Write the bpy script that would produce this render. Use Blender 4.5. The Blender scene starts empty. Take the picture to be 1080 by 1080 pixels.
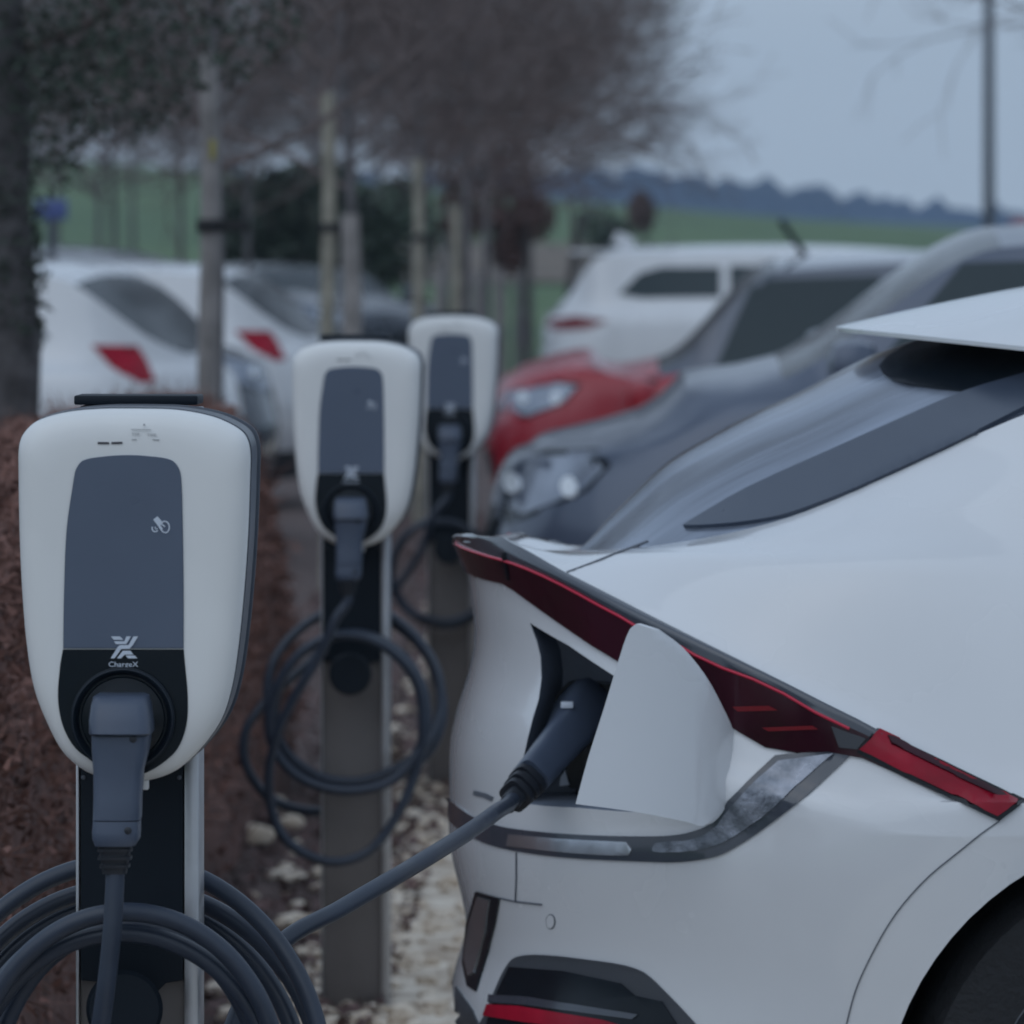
import bpy, bmesh, math, random
from mathutils import Vector, Matrix, noise
from mathutils.bvhtree import BVHTree
R = math.radians
KD = 1.8; F = 3150.0 * KD; HZ = 272.0; H = 1.5            # focal length in photo pixels, horizon row, eye height
S = bpy.context.scene; C = S.collection

# ---------------------------------------------------------------- camera, light, exposure
cd = bpy.data.cameras.new('camera'); cam = bpy.data.objects.new('camera', cd); C.objects.link(cam)
cam.location = (0, 0, H); cam.rotation_euler = (R(90), 0, 0)
cd.sensor_width = 36; cd.lens = 36 * F / 1080; cd.shift_y = -(540 - HZ) / 1080
cd.clip_start = 0.1; cd.clip_end = 6000
cd.dof.use_dof = True; cd.dof.focus_distance = 3.5 * KD; cd.dof.aperture_fstop = 5.0 * KD
S.camera = cam
w = bpy.data.worlds.new('World'); S.world = w; w.use_nodes = True
nt = w.node_tree; nt.nodes.clear()
out = nt.nodes.new('ShaderNodeOutputWorld'); bg = nt.nodes.new('ShaderNodeBackground')
sky = nt.nodes.new('ShaderNodeTexSky'); sky.sky_type = 'NISHITA'; sky.sun_disc = False
SUN_EL, SUN_AZ = R(48), R(215)
sky.sun_elevation = SUN_EL; sky.sun_rotation = SUN_AZ; sky.dust_density = 3
tc = nt.nodes.new('ShaderNodeTexCoord'); mp = nt.nodes.new('ShaderNodeMapping')
mp.inputs['Scale'].default_value = (1, 1, 3.5)
nz = nt.nodes.new('ShaderNodeTexNoise'); nz.inputs['Scale'].default_value = 2.2; nz.inputs['Detail'].default_value = 5
cr = nt.nodes.new('ShaderNodeValToRGB')
cr.color_ramp.elements[0].position = 0.3; cr.color_ramp.elements[0].color = (3.05, 3.82, 4.85, 1)
cr.color_ramp.elements[1].position = 0.75; cr.color_ramp.elements[1].color = (3.55, 4.32, 5.4, 1)
sep = nt.nodes.new('ShaderNodeSeparateXYZ'); mr = nt.nodes.new('ShaderNodeMapRange')
mr.inputs['From Min'].default_value = 0.0; mr.inputs['From Max'].default_value = 0.9
mr.inputs['To Min'].default_value = 1.16; mr.inputs['To Max'].default_value = 1.32
vm = nt.nodes.new('ShaderNodeVectorMath'); vm.operation = 'SCALE'
mx = nt.nodes.new('ShaderNodeMix'); mx.data_type = 'RGBA'; mx.inputs['Factor'].default_value = 0.9
L = nt.links
L.new(tc.outputs['Generated'], mp.inputs['Vector']); L.new(mp.outputs[0], nz.inputs['Vector'])
L.new(nz.outputs[0], cr.inputs[0]); L.new(tc.outputs['Generated'], sep.inputs[0])
L.new(sep.outputs['Z'], mr.inputs[0]); L.new(cr.outputs[0], vm.inputs[0]); L.new(mr.outputs[0], vm.inputs['Scale'])
L.new(sky.outputs[0], mx.inputs['A']); L.new(vm.outputs[0], mx.inputs['B'])
L.new(mx.outputs['Result'], bg.inputs[0]); bg.inputs[1].default_value = 0.1; L.new(bg.outputs[0], out.inputs[0])
sl = bpy.data.lights.new('sun', 'SUN'); sl.energy = 0.5; sl.angle = R(70); sl.color = (0.80, 0.90, 1.0)
so = bpy.data.objects.new('sun', sl); C.objects.link(so)
sd = Vector((math.sin(SUN_AZ) * math.cos(SUN_EL), math.cos(SUN_AZ) * math.cos(SUN_EL), math.sin(SUN_EL)))
so.rotation_euler = sd.to_track_quat('Z', 'Y').to_euler()
S.view_settings.view_transform = 'Standard'; S.view_settings.look = 'None'
S.view_settings.exposure = 0.18; S.view_settings.gamma = 1.0

# ---------------------------------------------------------------- helpers
def mat(name, col, rough=0.5, metal=0.0, coat=0.0, var=0.0, vs=6.0, bump=0.0, bs=40.0, col2=None, rvar=0.0, spec=0.5, emit=None, detail=4, stretch=None):
    m = bpy.data.materials.new(name); m.use_nodes = True
    t = m.node_tree; b = t.nodes['Principled BSDF']
    b.inputs['Base Color'].default_value = (*col, 1); b.inputs['Roughness'].default_value = rough
    b.inputs['Metallic'].default_value = metal; b.inputs['Coat Weight'].default_value = coat
    b.inputs['Coat Roughness'].default_value = 0.06; b.inputs['Specular IOR Level'].default_value = spec
    if emit: b.inputs['Emission Color'].default_value = (*emit[0], 1); b.inputs['Emission Strength'].default_value = emit[1]
    tc = t.nodes.new('ShaderNodeTexCoord')
    if var > 0 or col2 or rvar > 0:
        n = t.nodes.new('ShaderNodeTexNoise'); n.inputs['Scale'].default_value = vs; n.inputs['Detail'].default_value = detail
        if stretch:
            mpp = t.nodes.new('ShaderNodeMapping'); mpp.inputs['Scale'].default_value = stretch; t.links.new(tc.outputs['Object'], mpp.inputs['Vector']); t.links.new(mpp.outputs[0], n.inputs['Vector'])
        else: t.links.new(tc.outputs['Object'], n.inputs['Vector'])
        if var > 0 or col2:
            r = t.nodes.new('ShaderNodeValToRGB')
            c2 = col2 or tuple(min(1, c * (1 + var)) for c in col); c1 = col if col2 else tuple(c * (1 - var) for c in col)
            r.color_ramp.elements[0].position = 0.36; r.color_ramp.elements[0].color = (*c1, 1)
            r.color_ramp.elements[1].position = 0.64; r.color_ramp.elements[1].color = (*c2, 1)
            t.links.new(n.outputs[0], r.inputs[0]); t.links.new(r.outputs[0], b.inputs['Base Color'])
        if rvar > 0:
            q = t.nodes.new('ShaderNodeMapRange'); q.inputs['To Min'].default_value = max(0.02, rough - rvar); q.inputs['To Max'].default_value = rough + rvar
            q.inputs['From Min'].default_value = 0.3; q.inputs['From Max'].default_value = 0.7
            t.links.new(n.outputs[0], q.inputs[0]); t.links.new(q.outputs[0], b.inputs['Roughness'])
    if bump > 0:
        n2 = t.nodes.new('ShaderNodeTexNoise'); n2.inputs['Scale'].default_value = bs; n2.inputs['Detail'].default_value = 5
        bp = t.nodes.new('ShaderNodeBump'); bp.inputs['Strength'].default_value = bump; bp.inputs['Distance'].default_value = 0.02
        t.links.new(tc.outputs['Object'], n2.inputs['Vector']); t.links.new(n2.outputs[0], bp.inputs['Height']); t.links.new(bp.outputs[0], b.inputs['Normal'])
    return m
M = dict(
 cover=mat('white_plastic', (.72, .72, .71), .32, var=.02, vs=9, rvar=.04, bump=.02, bs=900),
 panel=mat('slate_panel', (.095, .118, .165), .30, var=.04, rvar=.05, bump=.03, bs=1200, spec=.35),
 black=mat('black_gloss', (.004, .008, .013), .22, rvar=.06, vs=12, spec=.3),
 matte=mat('black_plate', (.006, .011, .018), .5, rvar=.06, spec=.22, vs=20),
 house=mat('grey_housing', (.05, .06, .08), .35),
 alu=mat('aluminium', (.52, .53, .55), .38, metal=.85, var=.06, vs=30, rvar=.06),
 post=mat('post_grey_brown', (.165, .15, .145), .6, var=.10, vs=7, rvar=.1, bump=.05, bs=60),
 plug=mat('plug_plastic', (.058, .076, .115), .42, var=.06, vs=20, rvar=.06, bump=.03, bs=500),
 boot=mat('rubber_boot', (.012, .015, .022), .5),
 cable=mat('cable_rubber', (.024, .034, .055), .42, var=.12, vs=14, rvar=.08, bump=.03, bs=300),
 ink=mat('print_light', (.55, .60, .68), .5), inkd=mat('print_dark', (.05, .05, .06), .5), inkg=mat('print_grey', (.38, .39, .40), .5),
 chrome=mat('bright_trim', (.60, .62, .66), .2, metal=.9, rvar=.08, vs=10),
 white=mat('white_paint', (.63, .64, .66), .27, coat=.9, var=.025, rvar=.04, vs=3),
 seam=mat('panel_gap', (.09, .10, .12), .7),
 dtrim=mat('gloss_grey_trim', (.045, .053, .07), .16, coat=.6, rvar=.05, vs=8),
 smoke=mat('smoked_metal_trim', (.12, .135, .16), .22, metal=.55, col2=(.28, .30, .35), vs=34, rvar=.08, detail=8, bump=.12, bs=45),
 lens=mat('dark_red_lens', (.030, .004, .010), .14, spec=.35, var=.35, vs=7, rvar=.04),
 lensr=mat('red_lens', (.30, .005, .022), .25, spec=.25, var=.25, vs=9),
 redl=mat('red_line', (.50, .012, .045), .25),
 glass=mat('car_glass', (.016, .026, .034), .12, spec=.22, rvar=.03, vs=3),
 glass2=mat('side_glass', (.020, .036, .044), .10, spec=.3, rvar=.03, vs=3),
 rglass=mat('rear_glass', (.085, .10, .135), .2, metal=.5, col2=(.33, .38, .47), vs=3.0, rvar=.05, detail=6, stretch=(.35, 3.2, .35)),  # pale streaks in the colour stand in for reflections on the glass
 band=mat('tailgate_band', (.045, .060, .09), .3, rvar=.05),
 liner=mat('port_liner', (.20, .235, .30), .5, var=.1),
 arch=mat('arch_liner', (.006, .008, .011), .8),
 tyre=mat('tyre', (.013, .014, .017), .75, bump=.3, bs=90),
 rim=mat('dark_rim', (.07, .075, .085), .3, metal=.7), rimL=mat('silver_rim', (.5, .5, .52), .3, metal=.8),
 plast=mat('bumper_plastic', (.045, .05, .06), .55, bump=.1, bs=400),
 lamp=mat('headlamp_glass', (.20, .23, .29), .15, metal=.3, col2=(.36, .40, .47), vs=5), lampw=mat('lamp_reflector', (.8, .85, .9), .15),
 grey=mat('grey_paint', (.07, .09, .135), .3, metal=.2, coat=.5, rvar=.04, vs=3),
 red=mat('red_paint', (.34, .008, .022), .3, coat=.4, rvar=.04, vs=3),
 navy=mat('dark_blue_paint', (.035, .045, .065), .25, coat=1), silver=mat('silver_paint', (.42, .45, .5), .3, metal=.4, coat=1),
 amber=mat('amber_lens', (.45, .2, .12), .3),
 wood=mat('stake_wood', (.26, .24, .23), .8, var=.2, vs=9, bump=.3, bs=30), woody=mat('stake_wood_pale', (.28, .26, .21), .8, var=.2, vs=9, bump=.3, bs=30),
 bark=mat('bark', (.075, .070, .072), .9, var=.35, vs=20, bump=.6, bs=30), twig=mat('twig_bark', (.13, .10, .095), .9, var=.3, vs=5),
 barkg=mat('bark_grey', (.12, .112, .118), .9, var=.25, vs=14, bump=.5, bs=30),
 leaf=mat('ivy_leaf', (.034, .052, .036), .6, var=.4, vs=5), beech=mat('dry_leaf', (.12, .07, .065), .8, var=.4, vs=8),
 strap=mat('rubber_tie', (.015, .015, .017), .7), yellow=mat('yellow_tag', (.32, .28, .05), .6),
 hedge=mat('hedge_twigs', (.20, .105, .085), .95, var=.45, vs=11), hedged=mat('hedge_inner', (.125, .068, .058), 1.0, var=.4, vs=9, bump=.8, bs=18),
 stone=mat('pale_stone', (.78, .69, .58), .8, col2=(.50, .40, .30), vs=12, bump=.4, bs=25),
 sign=mat('blue_sign', (.07, .10, .26), .5), steel=mat('galvanised_steel', (.09, .10, .12), .5, metal=.4),
 roofgrey=mat('roof_grey_paint', (.07, .085, .12), .25, metal=.3, coat=1), lensd=mat('deep_red_lens', (.16, .006, .012), .25), roof=mat('roof_tiles', (.30, .08, .07), .8, var=.2, vs=3), wallm=mat('render_wall', (.5, .48, .45), .9),
)

def link(name, me, m, parent=None, smooth=True, ang=None):
    o = bpy.data.objects.new(name, me); C.objects.link(o)
    if m is not None: me.materials.append(m)
    if smooth:
        for p in me.polygons: p.use_smooth = True
        if ang: me.set_sharp_from_angle(angle=R(ang))
    if parent is not None: o.parent = parent
    return o
def from_bm(name, bm, m, parent=None, smooth=True, ang=35):
    me = bpy.data.meshes.new(name); bm.to_mesh(me); bm.free(); return link(name, me, m, parent, smooth, ang)
def from_py(name, vs, fs, m, parent=None, smooth=True, ang=35):
    me = bpy.data.meshes.new(name); me.from_pydata(vs, [], fs); me.update(); return link(name, me, m, parent, smooth, ang)
def thing(name, label, cat, loc=(0, 0, 0), rz=0.0, group=None):
    o = bpy.data.objects.new(name, None); C.objects.link(o); o.location = loc; o.rotation_euler = (0, 0, rz); o.empty_display_size = .2
    return tag(o, label, cat, group)
def tag(o, label, cat, group=None, kind=None):
    o['label'] = label; o['category'] = cat
    if group: o['group'] = group
    if kind: o['kind'] = kind
    return o
def struct(o): o['kind'] = 'structure'; return o
def copy_tree(o, parent=None):
    c = o.copy(); C.objects.link(c)
    if parent is not None: c.parent = parent
    for ch in list(o.children): copy_tree(ch, c)
    return c

def box_bm(bm, c, s, bev=0.0, rot=None):
    r = bmesh.ops.create_cube(bm, size=1); vs = r['verts']
    bmesh.ops.scale(bm, vec=s, verts=vs)
    if bev > 0:
        es = list({e for v in vs for e in v.link_edges})
        rr = bmesh.ops.bevel(bm, geom=es, offset=bev, segments=2, affect='EDGES', profile=.5); vs = list({v for f in rr['faces'] for v in f.verts} | {v for v in vs if v.is_valid})
    if rot is not None: bmesh.ops.rotate(bm, cent=(0, 0, 0), matrix=rot, verts=vs)
    bmesh.ops.translate(bm, vec=c, verts=vs)
def box(name, c, s, m, parent=None, bev=0.004, rot=None):
    bm = bmesh.new(); box_bm(bm, c, s, bev, rot); return from_bm(name, bm, m, parent)
def catmull(P, n=8, closed=False):
    P = [Vector(p) for p in P]; o = []; N = len(P)
    for i in range(N if closed else N - 1):
        p1 = P[i]; p2 = P[(i + 1) % N]
        p0 = P[(i - 1) % N] if (closed or i > 0) else p1 * 2 - p2
        p3 = P[(i + 2) % N] if (closed or i + 2 < N) else p2 * 2 - p1
        # centripetal-ish via limited tangents
        d = (p2 - p1).length; m1 = (p2 - p0); m2 = (p3 - p1)
        m1 = m1 * (d / max(1e-9, (p1 - p0).length + d)); m2 = m2 * (d / max(1e-9, (p3 - p2).length + d))
        for k in range(n):
            t = k / n; t2 = t * t; t3 = t2 * t
            o.append(p1 * (2*t3 - 3*t2 + 1) + m1 * (t3 - 2*t2 + t) + p2 * (-2*t3 + 3*t2) + m2 * (t3 - t2))
    if not closed: o.append(P[-1])
    return o
def tube(name, P, r, m, parent=None, seg=12, rf=None):
    vs = []; fs = []; N = len(P); up = Vector((0.13, 1, 0.21)).normalized(); prev = None
    for i, p in enumerate(P):
        t = (P[min(i + 1, N - 1)] - P[max(i - 1, 0)]).normalized()
        if prev is None: a = t.cross(up).normalized()
        else: a = (prev - t * prev.dot(t)).normalized()
        prev = a; b = t.cross(a)
        rr = r if rf is None else rf(i / (N - 1))
        for k in range(seg):
            an = 2 * math.pi * k / seg; vs.append(p + a * math.cos(an) * rr + b * math.sin(an) * rr)
    for i in range(N - 1):
        for k in range(seg): fs.append((i*seg + k, i*seg + (k+1) % seg, (i+1)*seg + (k+1) % seg, (i+1)*seg + k))
    fs.append(tuple(range(seg))[::-1]); fs.append(tuple((N-1)*seg + k for k in range(seg)))
    return from_py(name, [tuple(v) for v in vs], fs, m, parent, True, 60)
def lathe(name, prof, m, parent=None, seg=40, axis='Y', c=(0, 0, 0), ang=35, close=True):
    # prof: list of (radius, along)
    vs = []; fs = []
    for r, y in prof:
        for k in range(seg):
            a = 2 * math.pi * k / seg; x = r * math.cos(a); z = r * math.sin(a)
            vs.append((c[0] + x, c[1] + y, c[2] + z) if axis == 'Y' else (c[0] + x, c[1] + z, c[2] + y) if axis == 'Z' else (c[0] + y, c[1] + x, c[2] + z))
    n = len(prof)
    for i in range(n - 1):
        for k in range(seg): fs.append((i*seg + k, i*seg + (k+1) % seg, (i+1)*seg + (k+1) % seg, (i+1)*seg + k))
    if close: fs.append(tuple(range(seg))); fs.append(tuple((n-1)*seg + k for k in range(seg)))
    bm = bmesh.new(); me = bpy.data.meshes.new(name); me.from_pydata(vs, [], fs); bm.from_mesh(me); bmesh.ops.recalc_face_normals(bm, faces=bm.faces)
    bpy.data.meshes.remove(me); return from_bm(name, bm, m, parent, True, ang)
def pchip(xs, ys):
    n = len(xs); h = [xs[i+1]-xs[i] for i in range(n-1)]; d = [(ys[i+1]-ys[i])/h[i] for i in range(n-1)]
    m = [d[0]] + [0 if d[i-1]*d[i] <= 0 else 2*d[i-1]*d[i]/(d[i-1]+d[i]) for i in range(1, n-1)] + [d[-1]]
    def f(x):
        if x <= xs[0]: return ys[0]
        if x >= xs[-1]: return ys[-1]
        i = 0
        while xs[i+1] < x: i += 1
        t = (x-xs[i])/h[i]; t2 = t*t; t3 = t2*t
        return (2*t3-3*t2+1)*ys[i] + (t3-2*t2+t)*h[i]*m[i] + (-2*t3+3*t2)*ys[i+1] + (t3-t2)*h[i]*m[i+1]
    return f
def linf(xs, ys):
    def f(x):
        if x <= xs[0]: return ys[0]
        if x >= xs[-1]: return ys[-1]
        i = 0
        while xs[i+1] < x: i += 1
        t = (x-xs[i])/(xs[i+1]-xs[i]); return ys[i]*(1-t)+ys[i+1]*t
    return f
def smooth01(x): x = max(0, min(1, x)); return x*x*(3-2*x)
def W(px, py, D): return Vector(((px - 540) / F * D, D, H - (py - HZ) / F * D))
def dense_poly(poly, grid):
    """triangulated 2-D polygon cut by a regular grid: list of points, list of faces"""
    bm = bmesh.new(); vs = [bm.verts.new((p[0], p[1], 0)) for p in poly]; bm.faces.new(vs)
    xs = [p[0] for p in poly]; ys = [p[1] for p in poly]
    bmesh.ops.triangulate(bm, faces=bm.faces[:])
    for lo, hi, nrm in ((min(xs), max(xs), (1, 0, 0)), (min(ys), max(ys), (0, 1, 0))):
        k = lo + grid * .63
        while k < hi:
            bmesh.ops.bisect_plane(bm, geom=bm.verts[:] + bm.edges[:] + bm.faces[:], plane_co=(nrm[0]*k, nrm[1]*k, 0), plane_no=nrm, dist=1e-6); k += grid
    bmesh.ops.remove_doubles(bm, verts=bm.verts[:], dist=1e-5)
    bm.verts.index_update()
    P = [(v.co.x, v.co.y) for v in bm.verts]; Fs = [tuple(v.index for v in f.verts) for f in bm.faces]
    bnd = [(e.link_loops[0].vert.index, e.link_loops[0].link_loop_next.vert.index) for e in bm.edges if len(e.link_faces) == 1]
    bm.free(); return P, Fs, bnd
def shell(name, P, Fs, bnd, tops, bots, m, parent, flip=False):
    n = len(P); vs = [tuple(v) for v in tops] + [tuple(v) for v in bots]
    fs = [f for f in Fs] + [tuple(i + n for i in f)[::-1] for f in Fs] + [(b, a, a + n, b + n) for a, b in bnd]
    bm = bmesh.new(); me = bpy.data.meshes.new(name); me.from_pydata(vs, [], fs); bm.from_mesh(me); bpy.data.meshes.remove(me)
    bmesh.ops.recalc_face_normals(bm, faces=bm.faces[:]); return from_bm(name, bm, m, parent, True, 40)
def inlay(name, poly, ray, bvh, m, parent, off=.002, back=.006, grid=12):
    P, Fs, bnd = dense_poly(poly, grid); tops = []; bots = []
    for p in P:
        o, d = ray(*p); loc, nn, idx, dist = bvh.ray_cast(o, d)
        if loc is None:
            best = None
            for s in range(120):
                qq = o + d * (s * .1); l2, n2, i2, d2 = bvh.find_nearest(qq)
                if best is None or d2 < best[0]: best = (d2, l2, n2)
            loc, nn = best[1], best[2]
        if nn.dot(d) > 0: nn = -nn
        tops.append(loc + nn * off); bots.append(loc - nn * back)
    return shell(name, P, Fs, bnd, tops, bots, m, parent)
def ribbon(pts, wd):
    P = [Vector((p[0], p[1])) for p in pts]; a = []; b = []
    for i in range(len(P)):
        t = (P[min(i+1, len(P)-1)] - P[max(i-1, 0)]).normalized(); n = Vector((-t.y, t.x)) * wd / 2
        a.append(tuple(P[i] + n)); b.append(tuple(P[i] - n))
    return a + b[::-1]
def sm(pts, n=4): return [(v.x, v.y) for v in catmull([(p[0], p[1], 0) for p in pts], n)]

# ---------------------------------------------------------------- car hull generator (local: x = from rear to front, y = across, z up)
class Row:
    def __init__(s, u0, A, p, ins, Z, uF, AF, c=.94, lin=False):
        s.u0, s.A, s.p, s.uF, s.AF, s.c = u0, A, p, uF, AF, c
        s.ins = linf(*zip(*ins)) if isinstance(ins, list) else (lambda u, k=ins: k)
        s.setZ(Z, lin)
    def setZ(s, Z, lin=False):
        if not isinstance(Z, list): Z = [(0, Z), (1, Z)]
        s.Z = (linf if lin else pchip)([a for a, b in Z], [b for a, b in Z])
    def v(s, u):
        e = 2 / s.p
        if u < s.u0 + s.A:
            k = 1 - max(0, u - s.u0) / s.A; th = math.acos(max(0, min(1, k ** (1/e))))
            return s.c - (s.c - s.ins(s.u0 + s.A)) * math.sin(th) ** e
        return s.ins(u)
    def pts(s, nR=26, nM=60, nF=16):
        o = []; e = 2 / s.p; iR = s.ins(s.u0 + s.A); iF = s.ins(s.uF - s.AF)
        for k in range(nR):
            th = (k / nR) * math.pi / 2
            u = s.u0 + s.A * (1 - math.cos(th) ** e); v = s.c - (s.c - iR) * math.sin(th) ** e if k else s.c
            o.append(Vector((u, v, s.Z(u))))
        a = s.u0 + s.A; b = s.uF - s.AF
        for k in range(nM):
            u = a + (b - a) * (k / (nM - 1)); o.append(Vector((u, s.ins(u), s.Z(u))))
        for k in range(nF - 1, -1, -1):
            th = (k / nF) * math.pi / 2
            u = s.uF - s.AF * (1 - math.cos(th) ** e); v = s.c - (s.c - iF) * math.sin(th) ** e if k else s.c
            o.append(Vector((u, v, s.Z(u))))
        return o
def hull_mesh(rows, lin_after, sub, crown, matf, c, capm=9, warp=None):
    """rows: key rows; lin_after: indexes whose following span is straight; sub: rings per span"""
    K = [r.pts() for r in rows]; nc = len(K[0]); rings = []; kp = []
    n = len(K)
    for i in range(n - 1):
        for s in range(sub[i]):
            t = s / sub[i]; ring = []
            for j in range(nc):
                p1, p2 = K[i][j], K[i+1][j]
                if i in lin_after: q = p1.lerp(p2, t)
                else:
                    p0 = K[i-1][j] if i > 0 and (i-1) not in lin_after else p1*2 - p2
                    p3 = K[i+2][j] if i + 2 < n and (i+1) not in lin_after else p2*2 - p1
                    d = (p2-p1).length; m1 = (p2-p0)*(d/max(1e-9, (p1-p0).length+d)); m2 = (p3-p1)*(d/max(1e-9, (p3-p2).length+d))
                    t2 = t*t; t3 = t2*t
                    q = p1*(2*t3-3*t2+1) + m1*(t3-2*t2+t) + p2*(-2*t3+3*t2) + m2*(t3-t2)
                ring.append(q)
            rings.append(ring); kp.append(i + t)
    rings.append(K[-1]); kp.append(n - 1)
    vs = []; per = 2*nc - 2; idx = []
    for ring in rings:
        base = len(vs)
        vs += [tuple(p) for p in ring] + [(p.x, 2*c - p.y, p.z) for p in ring[nc-2:0:-1]]
        idx.append([base + k for k in range(per)])
    fs = []; mi = []
    def add(f, u, k, t): fs.append(f); mi.append(matf(u, k, t))
    for i in range(len(rings) - 1):
        for k in range(per):
            kk = (k + 1) % per; f = (idx[i][k], idx[i][kk], idx[i+1][kk], idx[i+1][k])
            add(f, sum(vs[q][0] for q in f)/4, (kp[i] + kp[i+1])/2, -1)
    top = idx[-1]; prev = [top[0]] * (capm + 1)
    fullw = max(2*(c - p.y) for p in K[-1])
    for j in range(1, nc - 1):
        a = top[j]; b = top[per - j]; A = Vector(vs[a]); B = Vector(vs[b]); row = [a]
        cw = crown(A.x) * smooth01((B.y - A.y) / (fullw * .55))
        for q in range(1, capm):
            t = q / capm; p = A.lerp(B, t); p.z += cw * (1 - abs(2*t-1) ** 2.3); row.append(len(vs)); vs.append(tuple(p))
        row.append(b)
        for q in range(capm):
            f = [prev[q], prev[q+1], row[q+1], row[q]]; g = []
            for x in f:
                if x not in g: g.append(x)
            if len(g) > 2: add(tuple(g), sum(vs[x][0] for x in g)/len(g), 99, (q + .5)/capm)
        prev = row
    e = top[nc-1]
    for q in range(capm): add((prev[q], prev[q+1], e), vs[e][0], 99, (q+.5)/capm)
    bot = idx[0]; 
    for j in range(1, nc):
        a, b = bot[j-1], bot[(per - j + 1) % per]; d, cc = bot[j], bot[(per - j) % per]; g = []
        for x in (a, d, cc, b):
            if x not in g: g.append(x)
        if len(g) > 2: add(tuple(g), .5, -5, -1)
    if warp: vs = [warp(*v) for v in vs]
    me = bpy.data.meshes.new('hull'); me.from_pydata(vs, [], fs); me.update()
    for p, k in zip(me.polygons, mi): p.material_index = k
    bm = bmesh.new(); bm.from_mesh(me); bmesh.ops.recalc_face_normals(bm, faces=bm.faces[:]); bm.to_mesh(me); bm.free()
    bvh = BVHTree.FromPolygons([v.co.copy() for v in me.vertices], [tuple(p.vertices) for p in me.polygons])
    return me, bvh
def boolean(me, cutters):
    o = bpy.data.objects.new('tmp', me); C.objects.link(o); dead = [o]
    for cme in cutters:
        c = bpy.data.objects.new('tmpc', cme); C.objects.link(c); dead.append(c)
        md = o.modifiers.new('b', 'BOOLEAN'); md.operation = 'DIFFERENCE'; md.solver = 'EXACT'; md.object = c
    dg = bpy.context.evaluated_depsgraph_get(); dg.update()
    r = bpy.data.meshes.new_from_object(o.evaluated_get(dg))
    for d in dead: bpy.data.objects.remove(d)
    return r
def split_parts(me, bvh, names, mats, parent, inner):
    """split a boolean result by material index into separate part meshes with normals taken from the uncut hull"""
    # smooth vertex normals of the whole mesh
    groups = {}
    for p in me.polygons:
        c = p.center; l, n, i, d = bvh.find_nearest(c)
        k = p.material_index
        if d > 2e-3: k = inner(c)
        groups.setdefault(k, []).append(p.index)
    objs = {}
    for k, ids in groups.items():
        remap = {}; vs = []; fs = []
        for pi in ids:
            f = []
            for v in me.polygons[pi].vertices:
                if v not in remap: remap[v] = len(vs); vs.append(tuple(me.vertices[v].co))
                f.append(remap[v])
            fs.append(tuple(f))
        objs[k] = from_py(names[k], vs, fs, mats[k], parent, True, 32)
    return objs
def cyl_mesh(c, r, y0, y1, seg=72):
    vs = []; fs = []
    for y in (y0, y1):
        for k in range(seg): a = 2*math.pi*k/seg + .013; vs.append((c[0] + r*math.cos(a), y, c[1] + r*math.sin(a)))
    for k in range(seg): fs.append((k, (k+1) % seg, seg + (k+1) % seg, seg + k))
    fs.append(tuple(range(seg))); fs.append(tuple(range(seg, 2*seg)))
    me = bpy.data.meshes.new('c'); me.from_pydata(vs, [], fs)
    bm = bmesh.new(); bm.from_mesh(me); bmesh.ops.recalc_face_normals(bm, faces=bm.faces[:]); bm.to_mesh(me); bm.free(); return me
def wheel(parent, c, r, wd, side, rimm, spokes=5):
    """side -1: outer face towards -y"""
    w_ = thing('wheel', '', '', (0, 0, 0)); 
    for k in ('label', 'category'): del w_[k]
    w_.parent = parent; y = c[1]
    prof = [(r*.66, 0), (r*.72, -.004), (r*.93, .004), (r*.985, .03), (r, .06), (r, wd-.06), (r*.985, wd-.03), (r*.93, wd-.004), (r*.66, wd)]
    if side > 0: prof = [(a, wd - b) for a, b in prof]
    lathe('tyre', prof, M['tyre'], w_, 56, 'Y', c, close=False)
    dy = .11 if side < 0 else wd - .11; lathe('brake_disc', [(r*.64, dy), (r*.64, dy + .02)], M['steel'], w_, 32, 'Y', c)
    q = -1 if side < 0 else 1; y0 = c[1] + (0 if side < 0 else wd); bm = bmesh.new()
    for k in range(spokes):
        for dd in (-.09, .09):
            a = 2*math.pi*k/spokes + dd + .3
            rot = Matrix.Rotation(-a, 3, 'Y')
            box_bm(bm, Vector((c[0], y0 + q*.012, c[2])) + rot @ Vector((r*.36, 0, 0)), (r*.60, .03, r*.10), .006, rot)
    from_bm('rim_spokes', bm, rimm, w_)
    pr = [(r*.62, .01), (r*.70, -.004), (r*.715, .0), (r*.70, .02), (r*.60, .10)]
    pr = pr if side < 0 else [(a, wd - b) for a, b in pr]
    lathe('rim', pr, rimm, w_, 56, 'Y', c, close=False)
    pr = [(r*.18, -.012), (r*.15, -.018), (.001, -.019)]; pr = pr if side < 0 else [(a, wd - b) for a, b in pr]
    lathe('hub_cap', pr, rimm, w_, 24, 'Y', c, close=False)
    return w_

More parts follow.
